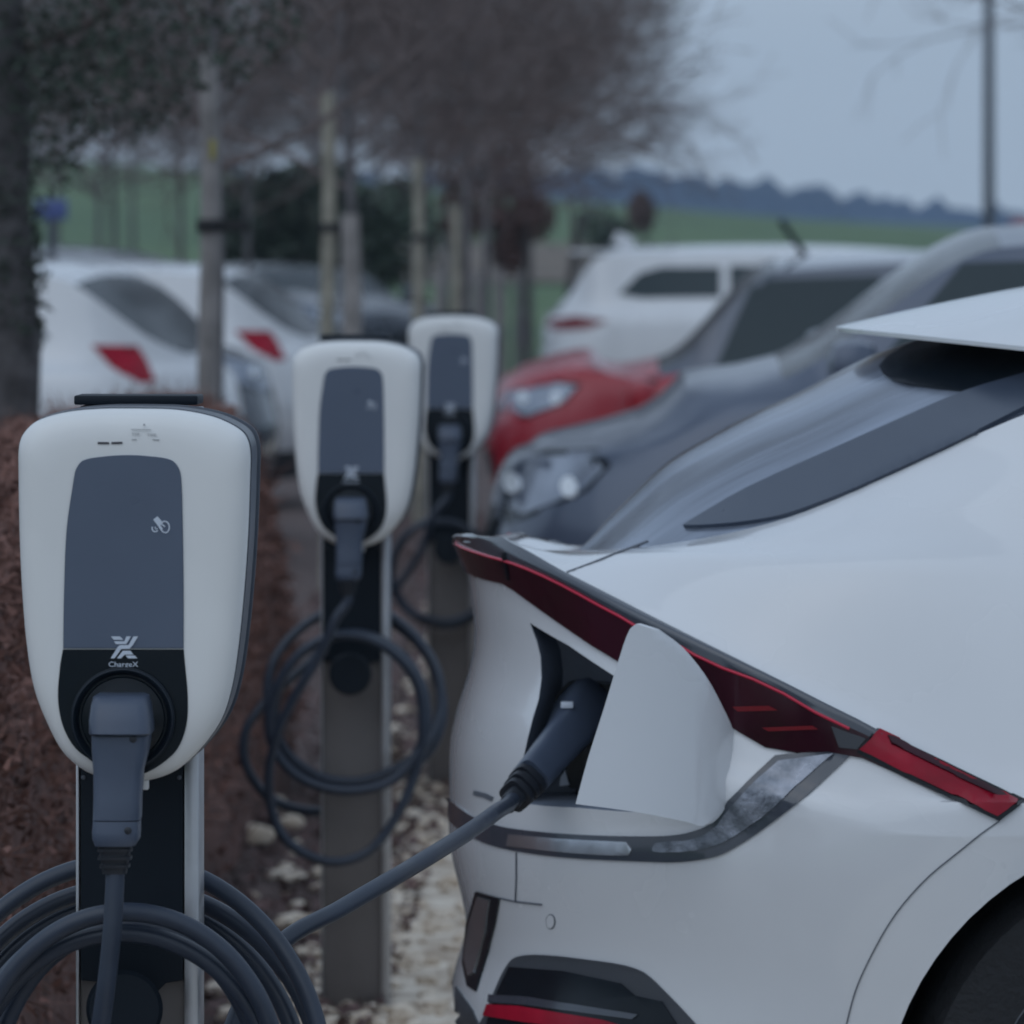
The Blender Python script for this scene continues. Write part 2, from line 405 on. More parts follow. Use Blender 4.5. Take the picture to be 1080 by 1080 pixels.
# ---------------------------------------------------------------- ground and terrain
def ground_z(x, y):
    d = max(0, y - 62); z = -0.02 + (5.3 - .084*max(-60, min(60, x*320/max(320, y)))) * smooth01(d / 260) + max(0, y - 320) * .006
    if y < 62: return 0
    return z + .6 * smooth01(d/80) * noise.noise(Vector((x*.012, y*.012, 3)))
def make_sheet(name, x0, x1, ys, nx, zf, m):
    vs = []; fs = []; n = nx + 1
    for y in ys:
        for i in range(n):
            t = i / nx; x = (x0 + (x1 - x0)*t) * (1 + max(0, y) * .012); vs.append((x, y, zf(x, y)))
    for j in range(len(ys)-1):
        for i in range(nx): fs.append((j*n+i, j*n+i+1, (j+1)*n+i+1, (j+1)*n+i))
    return struct(from_py(name, vs, fs, m, None, True, None))
m_field = mat('field_grass', (.050, .105, .040), .95, col2=(.085, .145, .055), vs=.09, bump=.3, bs=3)
m_soil = mat('bed_soil', (.075, .052, .048), .95, col2=(.12, .085, .078), vs=5, bump=.8, bs=25)
m_grav = mat('gravel_ground', (.42, .33, .25), .95, col2=(.82, .74, .63), vs=9, bump=.9, bs=30, detail=8)
m_asph = mat('asphalt', (.05, .05, .052), .85, var=.2, vs=8, bump=.4, bs=120)
ysg = [-15, -5, 0, 5, 10, 20, 30, 45, 62] + [62 + 8*k for k in range(1, 40)] + [400, 450, 520, 600, 700, 850, 980]
make_sheet('ground', -60, 60, ysg, 48, ground_z, m_field)
def strip_poly(name, poly, z, m, grid=.5):
    P, Fs, b = dense_poly(poly, grid); vs = [(p[0], p[1], z) for p in P]
    return struct(from_py(name, vs, Fs, m, None, True, None))
LX = lambda y: -.41 + .02205 * (y - 5.76)            # line on which the chargers stand
strip_poly('car_park_left', [(-40, 2), (-2.6, 2), (-1.0, 58), (-60, 58)], .004, m_asph, 4)
strip_poly('car_park_right', [(.15, -6), (25, -6), (40, 58), (2.2, 58)], .004, m_asph, 4)
strip_poly('planting_bed', [(-2.6, -4), (-.42, -4), (.2, 20), (1.8, 60), (-1.0, 60)], .008, m_soil, 1)
strip_poly('gravel_strip', [(-.60, -4), (.4, -4), (1.0, 12), (2.0, 58), (1.0, 58), (.15, 26), (-.12, 18), (-.26, 14), (-.42, 11.5), (-.55, 9.5)], .012, m_grav, 1)

# pale stones lying in gravel and soil (countless: one object)
rnd = random.Random(5)
bm = bmesh.new()
for k in range(2600):
    y = 9.0 + 14 * rnd.random() ** 1.3
    inb = rnd.random()
    if inb < .80: x = LX(y) + rnd.uniform(-.02, .95); s = rnd.uniform(.010, .028)
    else: x = LX(y) - abs(rnd.gauss(0, .16)); s = rnd.uniform(.008, .03)
    vs = bmesh.ops.create_icosphere(bm, subdivisions=1, radius=s)['verts']
    sc = Vector((rnd.uniform(.7, 1.5), rnd.uniform(.7, 1.3), rnd.uniform(.4, .8)))
    for v in vs: v.co = Vector((v.co.x*sc.x, v.co.y*sc.y, v.co.z*sc.z)) * rnd.uniform(.85, 1.15) + Vector((x, y, .014 + s*.2))
tag(from_bm('loose_gravel', bm, M['stone'], None, True, 30), 'pale loose gravel and stones on the ground around the charger posts', 'gravel', kind='stuff')
# bigger pale lumps in the soil left of the middle post
for (px, py, D, s, lb) in ((265, 893, 7.2, .045, 'large pale stone on dark soil left of the middle charger post'), (305, 880, 7.5, .03, 'smaller pinkish stone on dark soil just right of the large pale stone')):
    p = W(px, py, D); bm = bmesh.new(); bmesh.ops.create_icosphere(bm, subdivisions=2, radius=s)
    D0 = H * F / (py - HZ)
    for v in bm.verts: v.co = Vector((v.co.x*1.4, v.co.y, v.co.z*.7)) * (1 + .35*noise.noise(v.co*30 + Vector((px, 0, 0))))
    o = from_bm('pale_stone', bm, M['stone'], None, True, 30); o.location = ((px-540)/F*D0, D0, .03); tag(o, lb, 'stone')

# far hills
def hills():
    vs = []; fs = []; n = 150
    for j, (y, k) in enumerate(((600, 0), (660, .82), (720, 1), (960, .6))):
        for i in range(n+1):
            t = i/n; px = -200 + 1700*t; x = (px-540)/F*y
            top = 178 + 0.09*max(0, px-660) - 3*math.sin(px*.011) ; top = min(top, 226)
            h = (HZ - top)/F*720 * 1.06 + .4
            z = 4 if k == 0 else h*k + (1.8*noise.noise(Vector((px*.05, j, 0))) + 1.0*noise.noise(Vector((px*.16, j, 4))))*k
            vs.append((x, y, z))
    for j in range(3):
        for i in range(n): fs.append((j*(n+1)+i, j*(n+1)+i+1, (j+1)*(n+1)+i+1, (j+1)*(n+1)+i))
    return struct(from_py('hills', vs, fs, mat('forest_hill', (.030, .062, .125), 1, var=.25, vs=.06, spec=.1), None, True, None))  # blue of the distant air is put into the forest colour
hills()
# dark evergreen wood behind the car park and bare hedge lines in the field

# ---------------------------------------------------------------- the white electric car being charged
YAW = math.atan(125 / F)
eu = Vector((math.cos(YAW), -math.sin(YAW), 0)); ev = Vector((math.sin(YAW), math.cos(YAW), 0))
OC = Vector((.877, 3.88 * KD, 0)) - eu * .95
def toW(u, v, z=0): return OC + eu*u + ev*v + Vector((0, 0, z))
camL = Vector((-OC.dot(eu), -OC.dot(ev), H))         # eye in car coordinates
def c_ray(px, py):
    d = Vector(((px-540)/F, 1, -(py-HZ)/F)); dl = Vector((d.dot(eu), d.dot(ev), d.z)).normalized(); return camL.copy(), dl
def solve(px, py, row):
    D = 3.95 * KD
    for _ in range(60):
        X = (px-540)/F*D; q = Vector((X, D, 0)) - OC; u = q.dot(eu)
        v = row.v(max(u, row.u0 + .002)); v = min(v, .75)
        D2 = (OC + eu*u + ev*v).y; D = D*.7 + D2*.3
    return u, v, H - (py-HZ)/F*D
def fit_u0(row, px):
    for _ in range(5):
        best = min(((W_.x/W_.y)*F + 540) for W_ in (toW(p.x, p.y) for p in row.pts()))
        row.u0 += (px - best) * 4.15 * KD / F * .9
def zrow(u0px, pix, A, p, ins, ext, uF, AF, z0=None, lin=False):
    r = Row(0, A, p, ins, 1.0, uF, AF); fit_u0(r, u0px)
    L_ = []
    for px, py in pix:
        u, v, z = solve(px, py, r); L_.append((u, z))
    L_.sort(); first = (r.u0 - .001, z0 if z0 is not None else L_[0][1])
    L_ = ([first] if first[0] < L_[0][0] - .01 else []) + [q for i, q in enumerate(L_) if i == 0 or q[0] > L_[i-1][0] + .004]
    L_ += [e for e in ext if e[0] > L_[-1][0] + .02]
    r.setZ(L_, lin); return r
UF = 4.66
K = [
 Row(.22, .60, 2.6, .10, .20, UF-.25, .8),
 Row(.10, .70, 2.6, .03, [(0, .27), (.6, .26), (4.6, .24)], UF-.08, .8),
 zrow(478, [(478, 1060), (700, 1150)], .78, 2.6, [(0, .012), (.6, .012), (1.4, .03), (3, .03), (4.6, .02)], [(1.5, .40), (4.6, .42)], UF, .8),
 zrow(492, [(492, 985), (640, 1020)], .80, 2.6, [(0, .008), (1, .0), (1.5, .05), (3, .05), (3.6, .0)], [(1.2, .52), (4.6, .55)], UF, .8),
 zrow(474, [(474, 893), (520, 900), (700, 915), (900, 930)], .82, 2.6, [(0, .0), (1, -.006), (1.5, .03), (3, .03), (3.6, 0)], [(1.2, .64), (4.6, .66)], UF, .8),
 zrow(474, [(474, 850), (600, 868), (700, 872), (900, 880)], .84, 2.6, [(0, .0), (1, -.008), (1.5, .02), (3, .02), (3.6, 0)], [(1.2, .70), (4.6, .72)], UF-.01, .8),
 zrow(476, [(477, 780), (640, 800), (800, 835), (1000, 880)], .86, 2.6, [(0, .004), (1, -.01), (1.5, .015), (3, .015), (3.6, 0)], [(1.2, .76), (2, .78), (4.6, .76)], UF-.06, .9),
 zrow(500, [(500, 680), (640, 735), (800, 812), (950, 845)], .86, 2.6, [(0, .008), (1, -.006), (1.5, .02), (3, .02), (3.6, 0)], [(1.2, .79), (2, .82), (4.6, .78)], UF-.12, .9),
 zrow(494, [(494, 602), (535, 615), (640, 690), (765, 762), (817, 795), (887, 793), (905, 797), (1052, 865)], .90, 2.55, [(0, .02), (1, .0), (1.5, .03), (3, .03), (3.6, .01)], [(1.0, .80), (1.4, .86), (2, .90), (3, .90), (4.0, .84), (4.6, .79)], UF-.16, .95, lin=True),
 zrow(482, [(482, 570), (517, 585), (540, 592), (670, 658), (800, 720), (913, 775), (1080, 858)], .90, 2.55, [(0, .012), (1, .008), (1.5, .035), (3, .04), (3.6, .015)], [(1.0, .84), (1.4, .885), (2, .93), (3, .93), (4.0, .86), (4.6, .80)], UF-.18, .95),
 zrow(478, [(478, 561), (523, 567), (597, 604), (720, 667), (800, 707), (920, 768), (1080, 840)], .92, 2.5, [(0, .012), (1, .02), (1.5, .05), (3, .055), (3.6, .03)], [(1.0, .86), (1.4, .905), (2, .96), (3, .95), (4.0, .88), (4.6, .81)], UF-.2, .95),
]
# haunch / C-pillar mid row and glass edge row
edge = Row(.13, .40, 2.3, [(0, .34), (.45, .32), (.77, .285), (1.2, .27), (2.4, .26), (2.9, .25), (3.7, .15), (4.2, .14), (4.6, .25)],
           [(.13, 1.080), (.3, 1.110), (.44, 1.146), (.60, 1.218), (.77, 1.292), (1.0, 1.375), (1.3, 1.435), (2.0, 1.465), (2.6, 1.43), (3.1, 1.25), (3.6, 1.03), (4.0, .95), (4.4, .86)], UF-.25, .7)
mid = Row(.05, .70, 2.5, [(0, .14), (.75, .115), (1.2, .12), (2.5, .12), (3.2, .10), (3.7, .06), (4.6, .08)],
          [(.05, 1.086), (.2, 1.092), (.44, 1.085), (.77, 1.075), (1.2, 1.07), (2.5, 1.08), (3.2, 1.05), (3.7, .985), (4.1, .93), (4.45, .85)], UF-.22, .85)
mid2 = Row(.09, .52, 2.4, [(0, .24), (.6, .205), (.77, .195), (1.2, .19), (2.5, .19), (3.2, .16), (3.7, .10), (4.6, .15)],
          [(.09, 1.083), (.25, 1.10), (.44, 1.118), (.60, 1.15), (.77, 1.185), (1.2, 1.25), (2.5, 1.26), (3.2, 1.13), (3.7, 1.01), (4.1, .945), (4.45, .857)], UF-.23, .8)
K += [mid, mid2, edge]
def ev_mat(u, k, t):
    if k == 99:
        if .155 < u < .98: return 1
        if 1.0 <= u < 2.65: return 2
        if 2.65 <= u < 3.62: return 3
        return 0
    if k == -5: return 4
    if k < .8: return 4
    return 0
crown = pchip([0, .13, .2, .3, .44, .54, .66, .77, 1.0, 1.6, 2.6, 3.6, 4.2, 4.6], [0, 0, .050, .120, .155, .158, .142, .116, .085, .075, .07, .035, .04, .02])
def ev_warp(u, v, z): return (u, v, z - .045*smooth01((v-.55)/.85)*smooth01((z-.8)/.25)*(1-smooth01((u-.3)/.5)))
hm, hb = hull_mesh(K, {8, 9}, [3, 4, 4, 4, 3, 4, 4, 4, 2, 2, 6, 6, 6], crown, ev_mat, .94, warp=ev_warp)
ev_root = thing('electric_car', 'white electric hatchback plugged in at the front right, its charge flap standing open', 'car', OC, -YAW)
# charge-port recess
PORT = [(559, 657), (566, 676), (570, 692), (571, 716), (568, 738), (562, 757), (553, 795), (546, 825), (543, 846), (575, 850), (610, 852), (660, 856), (715, 858), (738, 835), (742, 790), (716, 752), (690, 735), (648, 713), (600, 681)]
ax = Vector((.22, .97, 0)).normalized()
P, Fs, bnd = dense_poly(PORT, 400)
hits = []
for p in P:
    o, d = c_ray(*p); l, n_, i_, dd = hb.ray_cast(o, d); hits.append(l)
ymax = max(h.y for h in hits)
tops = [h - ax * .06 for h in hits]; bots = [h + ax * ((ymax + .085 - h.y) / ax.y) for h in hits]
vs = [tuple(v) for v in tops] + [tuple(v) for v in bots]; n_ = len(P)
pf = [f for f in Fs] + [tuple(i + n_ for i in f)[::-1] for f in Fs] + [(b, a, a + n_, b + n_) for a, b in bnd]
pm = bpy.data.meshes.new('p'); pm.from_pydata(vs, [], pf)
bm = bmesh.new(); bm.from_mesh(pm); bmesh.ops.recalc_face_normals(bm, faces=bm.faces[:]); bm.to_mesh(pm); bm.free()
WZ, WR = .37, .395
cuts = [pm] + [cyl_mesh((u, .365), WR, y0, y1) for u in (.95, 3.85) for y0, y1 in ((-.2, .30), (1.58, 2.1))]
bmz = boolean(hm, cuts)
def ev_inner(c): return 5 if (c.x < .75 and c.z > .7 and c.y < .8) else 6 + (c.x > 2.3) + 2*(c.y > .94)
ev_parts = split_parts(bmz, hb, {0: 'body', 1: 'rear_window', 2: 'roof', 3: 'windscreen', 4: 'underbody', 5: 'port_recess', 6: 'wheel_arch', 7: 'wheel_arch', 8: 'wheel_arch', 9: 'wheel_arch'},
    {0: M['white'], 1: M['rglass'], 2: M['white'], 3: M['glass'], 4: M['plast'], 5: M['liner'], 6: M['arch'], 7: M['arch'], 8: M['arch'], 9: M['arch']}, ev_root, ev_inner)
body = ev_parts[0]
def evi(name, poly, m, off=.002, back=.006, grid=14, parent=None): return inlay(name, poly, c_ray, hb, m, parent or ev_root, off, back, grid)
def strip(name, r0, r1, umax, m, off, back, bulge=0, both=True, parent=None, n=3, umin=-9):
    """raised band between two hull rows, from the right flank round the tail to the left flank"""
    A = [p for p in r0.pts(30, 120) if umin < p.x <= umax]; B = r1.pts(30, 120)[:len(A)] if umin < 0 else [p for p in r1.pts(30, 120)][len([q for q in r0.pts(30, 120) if q.x <= umin]):][:len(A)]
    path = [(a, b) for a, b in zip(A, B)]
    if both: path = path[::-1] + [(Vector((a.x, 1.88 - a.y, a.z)), Vector((b.x, 1.88 - b.y, b.z))) for a, b in path[1:]]
    vs = []; fs = []; N = len(path)
    for i, (a, b) in enumerate(path):
        for k in range(n + 1):
            p = a.lerp(b, k/n); l, nn, ii, dd = hb.find_nearest(p); vs.append(tuple(l + nn*(off + bulge*smooth01((p.x - .02)/.14)*math.sin(math.pi*k/n))))
        for k in (n, 0):
            p = a.lerp(b, k/n); l, nn, ii, dd = hb.find_nearest(p); vs.append(tuple(l - nn*back))
    m_ = n + 3
    for i in range(N-1):
        for k in range(m_): fs.append((i*m_+k, i*m_+(k+1) % m_, (i+1)*m_+(k+1) % m_, (i+1)*m_+k))
    fs.append(tuple(range(m_))); fs.append(tuple((N-1)*m_+k for k in range(m_)))
    bm = bmesh.new(); me = bpy.data.meshes.new(name); me.from_pydata(vs, [], fs); bm.from_mesh(me); bmesh.ops.recalc_face_normals(bm, faces=bm.faces[:])
    return from_bm(name, bm, m, parent or ev_root, True, 40)
lb = strip('light_bar', K[8], K[9], .765, M['lens'], .004, .01)
strip('light_bar_trim', K[9], K[10], .590, M['dtrim'], .003, .01, .007, n=8)
# thin red lit-looking line along the lens top
pl = [p for p in K[9].pts(30, 120) if p.x < .53]; pl = pl[::-1] + [Vector((p.x, 1.88-p.y, p.z)) for p in pl[1:]]
q = [];
for p in pl:
    l, nn, ii, dd = hb.find_nearest(p); q.append(l + nn*.0045 - Vector((0, 0, .002)))
tube('red_line', q, .0021, M['redl'], lb, 8)
evi('brake_lens', [(908, 790), (926, 773), (985, 801), (1040, 828), (1074, 846), (1052, 861), (1000, 836), (950, 812)], M['lensr'], .010, .009, 7, lb)
evi('lens_border', [(905, 793), (924, 770), (990, 801), (1082, 845), (1054, 866), (1000, 841), (950, 817)], M['black'], .0065, .004, 12, lb)
evi('lens_stripe', [(934, 781), (942, 783), (1000, 812), (1066, 844), (1060, 847), (995, 817), (938, 789)], M['lens'], .0125, .004, 7, lb)
evi('lens_bar', [(774, 745), (812, 744), (822, 749), (780, 750)], M['lensd'], .0052, .002, 12, lb)
evi('lens_bar', [(805, 767), (858, 765), (864, 769), (812, 771)], M['lensd'], .0052, .002, 12, lb)
evi('lens_joint', [(909, 787), (924, 771), (927, 773), (912, 789)], M['black'], .0065, .002, 12, lb)
evi('lens_joint', [(533, 583), (536, 583), (540, 611), (537, 609)], M['black'], .0065, .002, 12, lb)
evi('lens_joint', [(878, 766), (914, 779), (905, 790), (886, 788)], M['plast'], .0062, .002, 12, lb)
# boomerang trim
BU = sm([(474, 842), (488, 853), (504, 863), (537, 873), (607, 880), (684, 882), (718, 880), (742, 873), (757, 863), (768, 845)]) + [(800, 814), (818, 797), (887, 789), (899, 795)]
BL = [(853, 838)] + sm([(822, 862), (793, 883), (770, 897), (753, 904), (718, 909), (690, 909), (593, 904), (529, 894), (495, 881), (475, 866)])
bt = evi('bumper_trim', BU + BL, M['dtrim'], .003, .008, 10)
evi('trim_insert', sm([(757, 871), (766, 858), (790, 832), (822, 803)]) + [(880, 795), (866, 807)] + sm([(840, 830), (812, 856), (790, 872), (765, 888), (735, 897), (700, 899), (690, 897), (694, 889), (728, 886), (745, 880)]), M['smoke'], .0048, .002, 8, bt)
evi('trim_insert', sm([(539, 880), (600, 885), (662, 888)]) + sm([(668, 896), (664, 902), (600, 899), (537, 892)]), M['chrome'], .0048, .002, 12, bt)
# lower bumper: side pocket, dark lower panel with red reflector, grey plastic chin
evi('side_pocket', [(503, 940), (528, 947), (523, 975), (514, 1010), (503, 1046), (494, 1040), (489, 1016), (493, 975)], M['black'], .003, .01, 8)
evi('side_reflector', [(506, 945), (518, 949), (513, 985), (502, 1026), (496, 1030), (492, 1012), (497, 975)], M['chrome'], .0045, .004, 8)
LP = evi('lower_bumper_panel', sm([(470, 1110), (507, 1080), (522, 1048), (534, 1022), (546, 1009), (573, 1007), (620, 1012), (659, 1018), (680, 1026), (700, 1044), (734, 1080), (775, 1130)], 3) + [(470, 1130)], M['smoke'].copy() if False else M['plast'], .003, .01, 12)
evi('panel_face', [(490, 1125), (516, 1080), (528, 1045), (540, 1020), (596, 1024), (657, 1037), (672, 1050), (700, 1056), (745, 1125)], M['black'], .0052, .003, 12, LP)
evi('reflector_trim', [(520, 1050), (560, 1052), (676, 1070), (670, 1075), (560, 1061), (519, 1058)], M['dtrim'], .0075, .003, 12, LP)
evi('red_reflector', [(518, 1060), (552, 1062), (640, 1076), (660, 1082), (640, 1087), (560, 1079), (514, 1072)], M['lensr'], .0075, .003, 12, LP)
evi('chin', [(482, 1040), (500, 1066), (508, 1085), (500, 1130), (486, 1130), (481, 1080)], M['plast'], .003, .01, 10)
# gaps
for pts, wd in (([(1054, 866), (1034, 880), (1013, 897), (980, 924), (953, 953), (936, 977), (923, 1000), (911, 1024), (902, 1046), (893, 1080), (885, 1120)], 1.4),
                ([(598, 604), (625, 594), (655, 582), (684, 571)], 1.2), ([(545, 899), (545, 925), (544, 950)], 1.0), ([(527, 947), (545, 951), (572, 954)], 1.6),
                ([(500, 836), (512, 839), (520, 843)], 5)):
    evi('panel_gap', ribbon(sm(pts, 3) if len(pts) > 3 else pts, wd), M['seam'], .0016, .004, 12)
ring = [(581 + 5*math.cos(a), 972 + 8*math.sin(a)) for a in [2*math.pi*k/24 for k in range(24)]]
evi('parking_sensor', ring, M['seam'], .0008, .004, 30)
evi('parking_sensor_face', [(581 + 4*(x-581)/5, 972 + 7*(y-972)/8) for x, y in ring], M['white'], .0016, .004, 30)
evi('tailgate_band', sm([(728, 553), (788, 518), (876, 478), (950, 445), (1020, 415), (1080, 397), (1130, 380)], 3) + sm([(1130, 408), (1080, 433), (1000, 473), (900, 519), (860, 535), (823, 547), (780, 554), (740, 557), (722, 557)], 3), M['band'], .006, .012, 7)
evi('spoiler_shade_inlay', sm([(928, 388), (934, 398), (958, 406), (995, 411), (1021, 414)], 3) + [(1080, 399), (1130, 384), (1130, 352), (1010, 352), (960, 364), (935, 378)], M['black'], .003, .006, 12)  # black inlay: shade under the spoiler painted onto the dark upper glass
# charge flap: hinged at its forward edge, swung out from the body
def flap_ray(px, py):
    o, d = c_ray(px, py); return o, d
FL = sm([(607, 848), (620, 800), (636, 750), (655, 688), (664, 664), (671, 658)], 3) + sm([(690, 664), (715, 683), (740, 714), (757, 745), (769, 772), (773, 800), (770, 830), (757, 858), (742, 871), (725, 867), (680, 858), (640, 852)], 3)
hd = lambda x, y: (hb.ray_cast(*c_ray(x, y))[0] - camL).length
fb0 = hd(768, 775); fbk = (hd(748, 866) - fb0)/91*.6
P, Fs, bnd = dense_poly(FL, 12); tops = []; bots = []
for (px, py) in P:
    o, d = c_ray(px, py); l, nn, ii, dd = hb.ray_cast(o, d)
    s_ = max(0, min(1, (772 - px) / 165)); base = fb0 + (py-770)*fbk
    q = o + d * (base - .004 - .15 * s_ ** .75 - .012*math.sin(s_*math.pi)); tops.append(q); bots.append(q + Vector((.55, .83, 0)) * .011)
shell('charge_flap', P, Fs, bnd, tops, bots, M['white'], ev_root)
# things inside the recess
def cpt(px, py, dep):        # point at a given depth across the car
    o, d = c_ray(px, py); return o + d * ((dep - o.y) / d.y)
def prism(name, px_poly, y0, y1, m, parent=None, bev=.002):
    a = [cpt(x, y, y0) for x, y in px_poly]; b = [p + ax * ((y1 - y0)/ax.y) for p in a]; n = len(a)
    bm = bmesh.new(); A_ = [bm.verts.new(p) for p in a]; B_ = [bm.verts.new(p) for p in b]
    bm.faces.new(A_); bm.faces.new(B_[::-1])
    for i in range(n): bm.faces.new((A_[i], B_[i], B_[(i+1) % n], A_[(i+1) % n]))
    bmesh.ops.recalc_face_normals(bm, faces=bm.faces[:])
    if bev: bmesh.ops.bevel(bm, geom=bm.edges[:], offset=bev, segments=2, affect='EDGES')
    return from_bm(name, bm, m, parent or ev_root, True, 35)
yb = ymax + .085
port = prism('charge_socket', [(584, 735), (600, 718), (650, 722), (668, 760), (665, 800), (640, 830), (600, 832), (584, 800)], yb - .035, yb + .01, M['black'])
prism('port_cap', [(613, 738), (648, 736), (655, 744), (615, 747)], yb - .075, yb - .04, M['black'], port, .001)
prism('port_cap', [(614, 790), (634, 775), (640, 840), (606, 843)], yb - .06, yb - .03, M['black'], port, .002)
prism('port_label', [(591, 820), (596, 812), (600, 828), (590, 829)], yb - .05, yb - .045, M['ink'], port, 0)
# rear spoiler
sv = []; sf = []; nx, ny = 14, 24
for top in (0, 1):
    for j in range(ny + 1):
        t = j/ny; v = .22 + 1.44*t; b = 2*t - 1
        ut = .530 + .36*abs(b)**2; ul = 1.15
        for i in range(nx + 1):
            s_ = i/nx; u = ut + (ul - ut)*s_
            z = 1.398 + .150*s_ - .04*s_*s_ - (.032 + .035*s_)*abs(b)**2.4
            if not top: z -= .006 + .035*math.sin(min(1, s_*1.2)*math.pi*.5)
            sv.append((u, v, z))
o2 = (nx+1)*(ny+1)
for j in range(ny):
    for i in range(nx):
        a = j*(nx+1)+i; sf.append((a, a+1, a+nx+2, a+nx+1)); sf.append((a+o2, a+nx+1+o2, a+nx+2+o2, a+1+o2))
for j in range(ny): a = j*(nx+1); sf.append((a, a+nx+1, a+nx+1+o2, a+o2)); a += nx; sf.append((a, a+o2, a+nx+1+o2, a+nx+1))
for i in range(nx): a = i; sf.append((a, a+o2, a+1+o2, a+1)); a = ny*(nx+1)+i; sf.append((a, a+1, a+1+o2, a+o2))
bm = bmesh.new(); me = bpy.data.meshes.new('s'); me.from_pydata(sv, [], sf); bm.from_mesh(me); bmesh.ops.recalc_face_normals(bm, faces=bm.faces[:])
sp = from_bm('rear_spoiler', bm, M['white'], ev_root, True, 40)
bm = bmesh.new(); box_bm(bm, (.70, .80, 1.356), (.05, .30, .012), .003); from_bm('high_brake_light', bm, M['amber'], sp)
bm = bmesh.new(); box_bm(bm, (.86, .47, 1.455), (.16, .012, .006), .002, Matrix.Rotation(-.2, 3, 'Y')); from_bm('spoiler_slot', bm, M['black'], sp)
for u in (.95, 3.85):
    wheel(ev_root, (u, .035, WZ), .365, .24, -1, M['rim'], 5); wheel(ev_root, (u, 1.88-.275, WZ), .365, .24, 1, M['rim'], 5)
# parts beyond the frame, for other viewpoints
def v_ray_n(u, z): return Vector((u, -2, z)), Vector((0, 1, 0))
def v_ray_f(u, z): return Vector((u, 4, z)), Vector((0, -1, 0))
for ry in (v_ray_n, v_ray_f):
    for poly in ([(1.28, 1.10), (1.55, 1.06), (2.05, 1.03), (2.05, 1.37), (1.6, 1.37)], [(2.10, 1.03), (2.95, 1.02), (3.25, 1.05), (2.7, 1.33), (2.10, 1.37)]):
        inlay('side_window', poly, ry, hb, M['glass2'], ev_root, .003, .006, .12)
    for x in (1.36, 2.09, 3.12): inlay('panel_gap', ribbon([(x, .95), (x, .6), (x + .03, .33)], .006), ry, hb, M['seam'], ev_root, .001, .004, .1)
    for x in (1.55, 2.3): inlay('door_handle', [(x, .92), (x + .2, .92), (x + .2, .945), (x, .945)], ry, hb, M['dtrim'], ev_root, .008, .002, .1)
    inlay('headlight', [(4.05, .80), (4.5, .76), (4.44, .68), (4.2, .72)], ry, hb, M['lamp'], ev_root, .004, .01, .05)
for s_ in (-1, 1):
    bm = bmesh.new(); box_bm(bm, (3.02, .94 + s_*1.02, 1.06), (.12, .2, .13), .03); from_bm('wing_mirror', bm, M['white'], ev_root)

# ---------------------------------------------------------------- charging stations
D1 = 5.95; O1 = Vector(((145-540)/F*D1, D1, 0))
Rm = Matrix.Rotation(-YAW, 3, 'Z'); Ri = Rm.inverted()
def Q(px, py, yl):
    """charger-local point seen at (px, py) on the local plane y = yl"""
    d = Ri @ Vector(((px-540)/F, 1, -(py-HZ)/F)); o = Ri @ (Vector((0, 0, H)) - O1); return o + d * ((yl - o.y)/d.y)
st = thing('charging_station', 'large sharp white charging station nearest the camera on its metal post', 'charging station', O1, -YAW, 'charging stations along the planting bed')
def qpoly(pts, y): return [Q(x, z, y) for x, z in pts]
def plate(name, pts, y, th, m, parent, bev=.001):
    a = qpoly(pts, y); b = [p + Vector((0, th, 0)) for p in a]; n = len(a)
    bm = bmesh.new(); A_ = [bm.verts.new(p) for p in a]; B_ = [bm.verts.new(p) for p in b]
    f0 = bm.faces.new(A_); bm.faces.new(B_[::-1])
    for i in range(n): bm.faces.new((A_[i], B_[i], B_[(i+1) % n], A_[(i+1) % n]))
    bmesh.ops.recalc_face_normals(bm, faces=bm.faces[:])
    if bev: bmesh.ops.bevel(bm, geom=[e for e in bm.edges if all(abs(v.co.y - y) < 1e-5 for v in e.verts)], offset=bev, segments=2, affect='EDGES')
    return from_bm(name, bm, m, parent, True, 30)
def inset(P, d):
    n = len(P); o = []
    for i in range(n):
        t = (P[(i+1) % n] - P[i-1]).normalized(); nrm = Vector((t.z, 0, -t.x)); o.append((P[i], nrm))
    c = sum(P, Vector()) / n; s_ = 1 if sum(1 for p, q in o if q.dot(c-p) > 0) > n/2 else -1
    return [p + q*d*s_ for p, q in o]
def layered(name, P, layers, m, parent):
    """rounded shell: rings of the outline pulled in step by step"""
    vs = []; fs = []; n = len(P)
    cx = sum(p.x for p in P)/n; cz = (max(p.z for p in P) + min(p.z for p in P))/2; hw = .124
    for d, y in layers: vs += [Vector((cx + (q.x-cx)*(1-d/hw), y, cz + (q.z-cz)*(1-d/(hw*1.45)))) for q in P]
    for k in range(len(layers)-1):
        for i in range(n): fs.append((k*n+i, k*n+(i+1) % n, (k+1)*n+(i+1) % n, (k+1)*n+i))
    fs.append(tuple(range(n))); fs.append(tuple((len(layers)-1)*n + i for i in range(n)))
    bm = bmesh.new(); me = bpy.data.meshes.new(name); me.from_pydata([tuple(v) for v in vs], [], fs); bm.from_mesh(me); bmesh.ops.recalc_face_normals(bm, faces=bm.faces[:])
    return from_bm(name, bm, m, parent, True, 50)
yF = -.178                                     # front face of the cover
OUTL = sm([(140, 431.5), (185, 433), (222, 440), (245, 450), (257, 460), (262, 476), (262, 500), (260, 560), (256, 620), (250, 680), (243, 725), (232, 760), (213, 788), (188, 812), (165, 823), (138, 827), (110, 824), (86, 815), (64, 796), (47, 765), (33, 728), (25, 680), (20, 620), (17.5, 560), (16.5, 500), (17, 472), (22, 458), (36, 445), (64, 436), (100, 432)] + [(140, 431.5)], 5)[:-1]
OP = qpoly(OUTL, yF)
